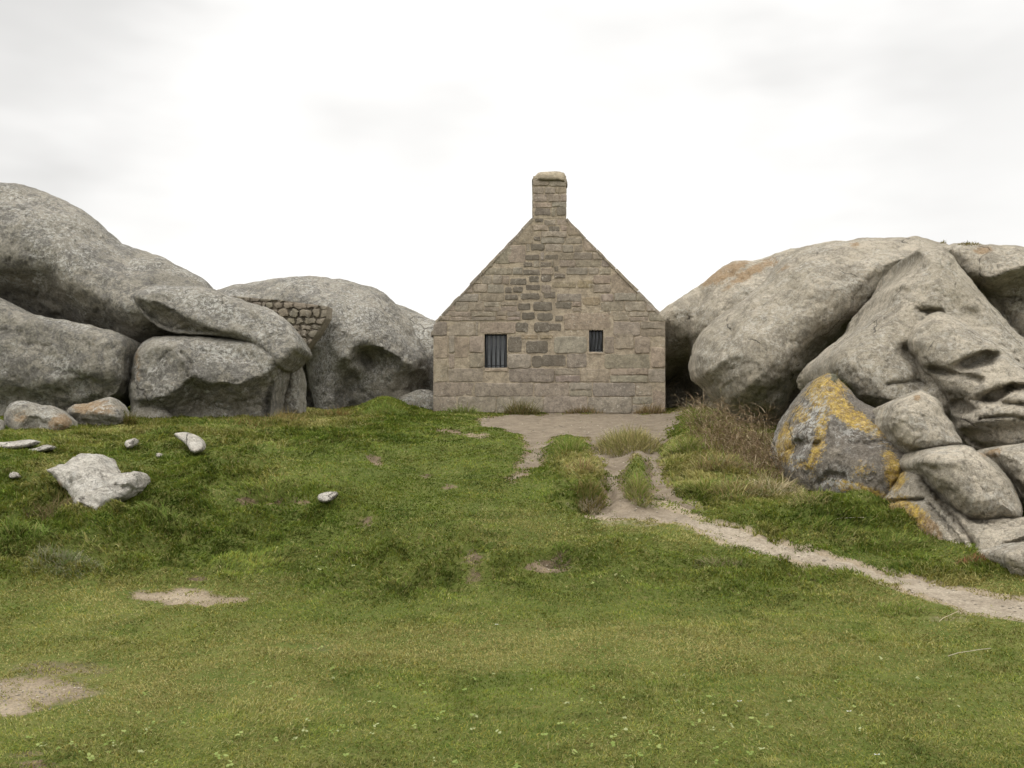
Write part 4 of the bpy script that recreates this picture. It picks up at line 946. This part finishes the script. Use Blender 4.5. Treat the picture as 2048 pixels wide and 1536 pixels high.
# grit and pebbles on the trodden ground
V, Fc, Cc = [], [], []
okp = np.where(core > .55)[0]; wgt = np.maximum(pv[okp,1], 4)**-2.2; pick = rng.choice(okp, 420, p=wgt/wgt.sum())
spots = [(*pv[i], random.uniform(.004, .013)*(pv[i,1]/6)**.6) for i in pick]
for cx, cy, rx, ry, n in ((360,1194,110,12,60),(50,1392,130,30,120),(1105,1132,45,10,20)):
    for _ in range(n):
        g = ground_at(random.gauss(cx, rx*.5), random.gauss(cy, ry*.5)); spots.append((*g, random.uniform(.003, .009)))
OCT = np.array([(1,0,0),(-1,0,0),(0,1,0),(0,-1,0),(0,0,1),(0,0,-1),(.7,.7,.3),(-.7,-.6,.4)])
for px_, py_, pz_, rr in spots:
    b = len(V); sc_ = np.array([random.uniform(.7,1.4), random.uniform(.7,1.3), random.uniform(.4,.8)])*rr; a = random.uniform(0, 6.28); ca, sa = math.cos(a), math.sin(a)
    for q in OCT[:6]:
        v = q*sc_*random.uniform(.8, 1.2); V.append((px_+v[0]*ca-v[1]*sa, py_+v[0]*sa+v[1]*ca, pz_+v[2]+rr*.2)); 
    k = random.uniform(.45, 1.35); Cc += [(.25*k, .215*k, .165*k)]*6
    Fc += [(b+i, b+j, b+t) if s_ else (b+j, b+i, b+t) for i, j, s_ in ((0,2,1),(2,1,1),(1,3,1),(3,0,1)) for t in (4, 5)]
peb = fast_mesh('pebbles', np.array(V), 0, np.array(Fc), M['twig'], np.array(Cc)); tag(peb, 'grit and small pebbles lying on the worn path', 'pebbles', kind='stuff')

def tussock(name, label, cat, group, px, py, wpx, hpx, n, pal, lean=(0,0), depth=None, wd=.0036, spread=1., drop=.8, base=None):
    g = ground_at(px, py) if base is None else np.array(base, float)
    D = g[1]; R = wpx/2*D/F; H = hpx*D/F; V, Fc, Cc = [], [], []
    ry = R*(.6 if depth is None else depth)
    pal = [tuple(min(.6, v*(1.22 if max(c) < .19 else 1.0)) for v in c) for c in pal]
    for _ in range(int(n*.95)):
        a, r = random.uniform(0, 6.283), math.sqrt(random.random()); bx, by = g[0]+R*r*math.cos(a)*.8, g[1]+ry*r*math.sin(a)
        bz = float(grid_lookup(ZG, np.array([bx]), np.array([by]))[0])-.01 if base is None else g[2]
        bz += .32*H*(1-r*r)*random.random()
        L = H*random.uniform(.35, 1.05)*(.45+.55*math.sqrt(1-r*r)); th = random.gauss(0, 1.1)+a; out = spread*(.5+.9*r)*random.uniform(.3, 1.7)
        vx, vy, vz = math.cos(th)*out*.55+lean[0], math.sin(th)*out*.45+lean[1], 1.
        nn = math.sqrt(vx*vx+vy*vy+vz*vz); vx, vy, vz = vx/nn, vy/nn, vz/nn
        sd = np.array([-math.sin(th+random.gauss(0,.8)), math.cos(th+random.gauss(0,.8)), 0]); w = wd*random.uniform(.6, 1.3)*max(1, D/9)**.6
        p = np.array([bx, by, bz]); c = np.array(random.choice(pal))*random.uniform(.75, 1.2); b = len(V); ns = 4
        for k in range(ns+1):
            ww = w*(1-k/ns)**.6+.0004; V += [tuple(p-sd*ww), tuple(p+sd*ww)]; Cc += [c, c]
            p = p+np.array([vx, vy, vz])*L/ns
            vz -= drop*random.uniform(.2, .55); nn = math.sqrt(vx*vx+vy*vy+vz*vz); vx, vy, vz = vx/nn, vy/nn, vz/nn
        for k in range(ns): Fc.append((b+2*k, b+2*k+1, b+2*k+3, b+2*k+2))
    o = fast_mesh(name, np.array(V), 0, np.array(Fc), M['blade'], np.array(Cc), loc=tuple(g))
    return tag(o, label, cat, group)
pG = [tuple(c) for c in GREEN]; pS = [tuple(c) for c in STRAW]; pD = [(.10,.15,.025),(.13,.18,.032),(.155,.195,.05),(.20,.20,.06)]
pB = [(.22,.15,.07),(.26,.18,.085),(.17,.12,.06),(.30,.23,.12)]
GT = 'coarse grass tussocks'
tussock('grass_tussock', 'large straw coloured tussock on the worn terrace before the right half of the gable', 'grass tussock', GT, 1256, 893, 158, 44, 1700, pS[:2]+[(.20,.17,.07),(.15,.14,.045),(.12,.13,.035),(.24,.19,.09)], spread=1.3, depth=1.2, drop=.8)
tussock('grass_tussock', 'green tussock with straw tips between the two forks of the upper path', 'grass tussock', GT, 1138, 900, 70, 32, 420, pG+[pS[0]], depth=.9)
tussock('grass_tussock', 'dry brownish tussock on the hump between the path forks', 'grass tussock', GT, 1165, 945, 70, 32, 420, pS+pB[:2]+[pG[0]], lean=(.2,-.1), depth=.9)
tussock('grass_tussock', 'dark brown-green tussock at the eroded edge beside the worn gully', 'grass tussock', GT, 1180, 1005, 76, 34, 460, [(.12,.11,.03),(.16,.13,.045),(.09,.10,.02),(.2,.15,.06)], lean=(.2,-.2))
tussock('grass_tussock', 'narrow strip of green tussock between the two right path ruts', 'grass tussock', GT, 1276, 985, 54, 36, 700, pG[:2]+[(.15,.14,.05),(.17,.14,.06),pS[1]], spread=1.1, depth=2.6)
tussock('grass_tussock', 'brownish tuft against the wall foot below the larger window', 'grass tussock', GT, 1044, 828, 96, 34, 520, [(.12,.11,.04),(.16,.12,.05),(.09,.09,.025)], depth=.25)
tussock('grass_tussock', 'low green tuft at the left corner of the gable wall', 'grass tussock', GT, 925, 828, 100, 24, 420, pD+[(.12,.11,.04)], depth=.25)
tussock('grass_tussock', 'thin brown tuft at the wall foot right of the gable middle', 'grass tussock', GT, 1165, 826, 110, 20, 300, pB+[(.10,.10,.03)], depth=.2)
tussock('grass_tussock', 'small brown tuft at the right corner of the gable wall', 'grass tussock', GT, 1300, 827, 80, 26, 360, pB+[(.13,.12,.04)], depth=.25)
for lab, px, py, w, h, n, pal, ln in (
    ('tall green grass clump beside the dark hollow right of the house', 1398, 852, 70, 52, 620, pG+pB[:2]+[(.22,.19,.09)], (-.1,-.2)),
    ('arching grey-green grass clump under the dry bramble, near the right rut', 1372, 905, 80, 45, 620, pG[:3]+pS[:2]+[(.2,.2,.09)], (-.3,-.2)),
    ('long mixed grass clump below the bramble on the right bank', 1432, 935, 110, 48, 800, pG[:2]+pS+pB+[(.24,.22,.12)], (-.1,-.3)),
    ('green grass clump above the bend of the sandy path', 1400, 985, 90, 36, 520, pG+pS[:2], (-.2,-.2)),
    ('splayed bleached straw clump near the yellow-lichen boulder', 1552, 985, 120, 48, 520, [(.48,.40,.25),(.40,.33,.19),(.33,.26,.14),(.52,.46,.31),(.14,.15,.05)], (.3,-.1)),
    ('grassy clump with pale stalks left of the bleached straw clump', 1478, 988, 120, 40, 700, pG[:2]+pS+pB[:2]+[(.2,.2,.09)], (.1,-.2)),
    ('small dry clump at the left foot of the yellow-lichen boulder', 1620, 1000, 90, 30, 360, [pS[0],pS[2],(.2,.17,.08),pG[1]], (-.1,-.1)),
    ('dark green grass clump between the path and the yellow-lichen boulder', 1700, 1055, 160, 28, 620, pD+pG, (.4,-.2)),
    ('overhanging green grass clump below the rock footing', 1800, 1088, 150, 30, 620, pD+pG, (.4,-.2)),
    ('reddish withered clump at the foot of the rock footing', 1960, 1128, 100, 26, 420, [(.17,.07,.035),(.2,.11,.05),(.12,.07,.03),(.12,.12,.04)], (0,-.2)),
    ('yellowing arched grass clump under the upright yellowish stone', 575, 842, 120, 32, 520, [(.26,.19,.07),(.2,.15,.05),(.3,.24,.1),(.1,.12,.03)], (.3,-.3)),
    ('brown-tipped grass clump under the lichen-spotted block', 495, 850, 110, 24, 420, [(.2,.14,.05),(.13,.12,.03),(.08,.11,.02)], (.1,-.3)),
    ('rusty grass clump below the crevice in the left outcrop', 668, 832, 80, 24, 320, [(.22,.14,.05),(.16,.12,.04),(.1,.12,.03)], (-.1,-.2)),
    ('bright green grass mound under the cave of the domed boulder', 768, 826, 90, 30, 520, pG+pD, (0,-.2)),
    ('deep green clump under the small foot stone of the left outcrop', 318, 868, 80, 24, 420, pD, (0,-.3)),
    ('mossy brown clump between the flat tan stone and the lichen-spotted block', 252, 852, 40, 44, 320, [(.10,.09,.02),(.13,.10,.03),(.07,.08,.015)], (0,-.2)),
    ('dark long grass clump right of the forked pale stone', 320, 1035, 120, 44, 720, pD+[(.11,.13,.03)], (-.3,-.3)),
    ('brownish long grass clump left of the forked pale stone', 105, 1030, 110, 40, 620, [(.15,.12,.05),(.10,.11,.03),(.2,.15,.08)], (.3,-.3)),
    ('dark grass clump at the left picture edge low on the bank', 40, 1080, 130, 46, 720, pD, (.2,-.3)),
    ('grey-green tangled clump low on the left bank', 130, 1130, 150, 36, 720, [(.16,.17,.09),(.2,.19,.11),(.1,.13,.04)], (.3,-.3)),
    ('ridge of rough grass above the hollow at mid left slope', 545, 985, 110, 22, 460, pG+[(.13,.1,.04)], (.2,-.2)),
    ('tuft of grass around the lone white stone', 668, 1010, 60, 16, 260, pG+[(.15,.13,.05)], (.1,-.2)),
    ('dark clump on the bank below the left path fork', 800, 1175, 70, 24, 320, pD+[(.12,.11,.04)], (0,-.3)),
    ('rough clump on the central bank left of the bare scar', 690, 1105, 100, 22, 360, pG+[(.16,.14,.07)], (0,-.3)),
    ('green clump over the bare scar on the central bank', 1128, 1115, 60, 24, 320, pG+pD, (.2,-.3)),
    ('brown-tinged grass clump on the crest below the sandy path', 1440, 1140, 110, 28, 520, [(.18,.15,.08),(.12,.12,.04),(.1,.13,.03)], (-.3,-.3)),
    ('grass clump on the bank edge right of the brown-tinged one', 1620, 1160, 130, 22, 520, pG+[(.17,.15,.07)], (-.3,-.3)),
    ('short rough clump under the path near the right picture edge', 1800, 1222, 120, 22, 460, pG+[(.18,.16,.07)], (-.2,-.3))):
    tussock('grass_tussock', lab, 'grass tussock', GT, px, py, w*1.2, h*.95, n, pal, ln, spread=1.3, drop=.9)
# grass rooted on top of the right skyline rock
tussock('grass_tuft', 'dry grass tuft growing on the flat-topped skyline rock', 'grass tuft', 'tufts on the right rocks', 0, 0, 60, 10, 200, [(.13,.12,.04),(.18,.14,.06)], base=pt(1938, 490, 12.0), depth=.4, spread=1.4)
tussock('grass_tuft', 'tiny grass tuft at the notch left of the flat-topped skyline rock', 'grass tuft', 'tufts on the right rocks', 0, 0, 14, 9, 40, [(.13,.12,.04),(.18,.14,.06)], base=pt(1886, 487, 12.0), depth=.5, lean=(.4,0))
tussock('moss_tuft', 'green mossy tuft in the cleft above the yellow-lichen boulder', 'moss', None, 0, 0, 46, 40, 420, [(.06,.085,.015),(.10,.11,.02),(.13,.10,.03)], base=pt(1676, 785, 10.5), depth=.5, lean=(.5,-.3), spread=1.3)

# bramble: a tangle of bare brown twigs
def bramble(name, label, px, py, wpx, hpx, n, pal, seed):
    random.seed(seed); g = ground_at(px, py); D = g[1]; V, Fc, Cc = [], [], []
    def strand(p, v, L, w, lv):
        ns = 6; c = np.array(random.choice(pal))*random.uniform(.7, 1.3); b = len(V); sd = np.cross(v, [0, 1, .3]); sd /= np.linalg.norm(sd)+1e-6
        for k in range(ns+1):
            ww = w*(1-.75*k/ns); V.extend([tuple(p-sd*ww), tuple(p+sd*ww)]); Cc.extend([c, c])
            if lv and k in (2, 3, 4, 5) and random.random() < .75:
                vv = v+np.array([random.gauss(0,.7), random.gauss(0,.6), random.gauss(0,.5)]); strand(p.copy(), vv/np.linalg.norm(vv), L*random.uniform(.25,.5), w*.65, lv-1)
            p = p+v*L/ns; v = v+np.array([random.gauss(0,.13), random.gauss(0,.13), -.10+random.gauss(0,.1)]); v = v/np.linalg.norm(v)
        for k in range(ns): Fc.append((b+2*k, b+2*k+1, b+2*k+3, b+2*k+2))
    for _ in range(n):
        bx = g[0]+random.uniform(-.5, .5)*wpx*D/F; by = g[1]+random.uniform(-.15, 1.1)
        bz = float(grid_lookup(ZG, np.array([bx]), np.array([by]))[0])-.02
        v = np.array([random.gauss(-.1,.55), random.gauss(-.25,.45), 1.]); strand(np.array([bx, by, bz]), v/np.linalg.norm(v), hpx*D/F*random.uniform(.6, 1.3), .0042, 2)
    o = fast_mesh(name, np.array(V), 0, np.array(Fc), M['twig'], np.array(Cc), loc=tuple(g)); tag(o, label, 'shrub', 'dry bramble tangles right of the house')
pbr = [(.22,.155,.09),(.18,.125,.075),(.29,.215,.135),(.14,.10,.06),(.40,.32,.22),(.17,.15,.06)]
bramble('dry_bramble', 'brown leafless bramble tangle under the belly of the whale-shaped boulder', 1490, 915, 150, 84, 330, pbr, 3)
bramble('dry_bramble', 'thin brown bramble rising beside the dark hollow right of the house', 1440, 862, 60, 56, 130, pbr, 4)
bramble('dry_bramble', 'low bramble tangle against the left side of the yellow-lichen boulder', 1545, 955, 90, 66, 220, pbr, 5)

# straws and daisies lying in the turf
def stalk(label, a, b, r, col):
    p, q = ground_at(*a), ground_at(*b); p[2] += .03; q[2] += .035; V, Fc = [], []
    mid = (p+q)/2+np.array([0, .004, .004]); L = [p, (p+mid)/2+[0,.004,.004], mid, (q+mid)/2+[0,-.004,.003], q]
    for u, v in zip(L[:-1], L[1:]):
        b_ = len(V); v_, f_ = tube(u, v, r, 6); V += v_; Fc += [tuple(b_+i for i in f) for f in f_]
    o = mesh_obj('dry_stalk', V, Fc, M['twig'], loc=tuple(p), col=np.array([col]*len(V))); tag(o, label, 'stalk', 'dry stalks lying on the grass')
stalk('pale dry stalk lying in the turf below the right end of the sandy path', (1878,1253), (1916,1234), .0022, (.36,.30,.2))
stalk('long thin dry stalk in the lower right foreground turf', (1896,1324), (1982,1310), .002, (.36,.32,.23))
stalk('straight bleached stalk on the green bank below the yellow-lichen boulder', (1668,1046), (1728,1047), .003, (.45,.4,.3))
M['petal'] = simple('white_petals', (.8,.8,.78), .7); M['eye'] = simple('daisy_eye', (.6,.42,.04), .8)
for lab, px, py in (('tiny white daisy alone in the turf at the middle of the picture foot', 993, 1261), ('tiny white daisy in the turf at lower right of centre', 1479, 1417),
                    ('cream daisy in the turf on the lower right', 1698, 1440), ('white daisy at the bottom edge on the right', 1754, 1527)):
    g = ground_at(px, py); g[2] += .034; V, Fc = [], []; r = .011
    for k in range(12):
        a = 2*math.pi*k/12; b = len(V)
        for t, w_ in ((.25,.0012),(.7,.0030),(1.,.0018)):
            for s_ in (-1, 1): V.append((g[0]+r*t*math.cos(a)-s_*w_*math.sin(a), g[1]+r*t*math.sin(a)+s_*w_*math.cos(a), g[2]+.004*t-.45*r*t*math.sin(a)))
        Fc += [(b,b+1,b+3,b+2),(b+2,b+3,b+5,b+4)]
    o = mesh_obj('daisy', V, Fc, M['petal'], loc=tuple(g), smooth=False); tag(o, lab, 'flower', 'daisies in the turf')
    V, Fc = [(0,0,.006)], []
    for k in range(8): V.append((.0035*math.cos(k*.785), .0035*math.sin(k*.785), .003))
    Fc = [(0, 1+k, 1+(k+1) % 8) for k in range(8)]
    mesh_obj('flower_centre', V, Fc, M['eye'], parent=o)
    V, Fc = tube((0,0,-.04), (0,0,.001), .0009, 5); mesh_obj('stem', V, Fc, M['blade'], parent=o, col=np.array([(.1,.15,.03)]*len(V)))

# ------------------------------------------------------------------ sky, sun, camera
w = bpy.data.worlds.new('World'); bpy.context.scene.world = w; w.use_nodes = True
t = w.node_tree; Nn, Ll = t.nodes, t.links; bg = Nn['Background']; bg.inputs['Strength'].default_value = .1
sky = Nn.new('ShaderNodeTexSky'); sky.sky_type = 'NISHITA'; sky.sun_disc = False
SE, SR = math.radians(52), math.radians(215)
sky.sun_elevation = SE; sky.sun_rotation = SR
tc = Nn.new('ShaderNodeTexCoord').outputs['Generated']
def M_(op, a, b=None, c=None):
    n = Nn.new('ShaderNodeMath'); n.operation = op
    for i, v in enumerate((a, b, c)):
        if v is None: continue
        if isinstance(v, (int, float)): n.inputs[i].default_value = v
        else: Ll.new(v, n.inputs[i])
    return n.outputs[0]
def MR(f, a, b, lo, hi):
    n = Nn.new('ShaderNodeMapRange'); n.interpolation_type = 'SMOOTHSTEP'
    for k, v in (('From Min', a), ('From Max', b), ('To Min', lo), ('To Max', hi)): n.inputs[k].default_value = v
    Ll.new(f, n.inputs['Value']); return n.outputs['Result']
sep = Nn.new('ShaderNodeSeparateXYZ'); Ll.new(tc, sep.inputs[0])
nz_ = Nn.new('ShaderNodeTexNoise'); nz_.inputs['Scale'].default_value = 3.2; nz_.inputs['Detail'].default_value = 3.5; nz_.inputs['Roughness'].default_value = .55
mp = Nn.new('ShaderNodeMapping'); mp.inputs['Scale'].default_value = (1, 1, 2.6); Ll.new(tc, mp.inputs[0]); Ll.new(mp.outputs[0], nz_.inputs['Vector'])
grey = None
for px, py, r, k in ((20, 50, .27, .14), (2020, 190, .31, .165), (830, 270, .15, .13), (640, 230, .10, .09), (1500, -900, .6, .2), (-1200, -300, .7, .2)):   # thicker clouds by direction
    v = Vector(((px-HX)/F, 1, (HY-py)/F)).normalized()
    dn = Nn.new('ShaderNodeVectorMath'); dn.operation = 'DISTANCE'; Ll.new(tc, dn.inputs[0]); dn.inputs[1].default_value = v
    dd = M_('ADD', dn.outputs['Value'], M_('MULTIPLY', M_('SUBTRACT', nz_.outputs['Fac'], .5), r*1.1))
    g_ = MR(dd, r*.1, r, k, 0.)
    grey = g_ if grey is None else M_('ADD', grey, g_)
vary = M_('MULTIPLY', M_('SUBTRACT', nz_.outputs['Fac'], .5), .04)
lum = M_('SUBTRACT', M_('ADD', MR(sep.outputs['Z'], 0.36, .92, .93, 2.75), vary), grey)
cc = Nn.new('ShaderNodeCombineColor')
for i, k in enumerate((10.12, 10.0, 9.78)): Ll.new(M_('MULTIPLY', lum, k), cc.inputs[i])
mx_ = Nn.new('ShaderNodeMix'); mx_.data_type = 'RGBA'; mx_.inputs[0].default_value = .97
Ll.new(sky.outputs[0], mx_.inputs[6]); Ll.new(cc.outputs[0], mx_.inputs[7]); Ll.new(mx_.outputs[2], bg.inputs['Color'])
sun = bpy.data.lights.new('sun', 'SUN'); sun.energy = .7; sun.angle = math.radians(35); sun.color = (1, .97, .92)
so_ = bpy.data.objects.new('sun', sun); C.objects.link(so_)
dirv = Vector((math.sin(SR)*math.cos(SE), math.cos(SR)*math.cos(SE), math.sin(SE)))
so_.rotation_euler = dirv.to_track_quat('Z', 'Y').to_euler(); so_.location = (-10, -10, 20)

cam = bpy.data.cameras.new('camera'); co = bpy.data.objects.new('camera', cam); C.objects.link(co)
cam.sensor_fit = 'HORIZONTAL'; cam.sensor_width = 36; cam.lens = 36*F/2048; cam.clip_end = 3000; cam.clip_start = .05
co.location = (0, 0, CAMZ); co.rotation_euler = (math.radians(90), 0, 0)
sc = bpy.context.scene; sc.camera = co
sc.view_settings.view_transform = 'Standard'; sc.view_settings.look = 'None'; sc.view_settings.exposure = .3; sc.view_settings.gamma = 1
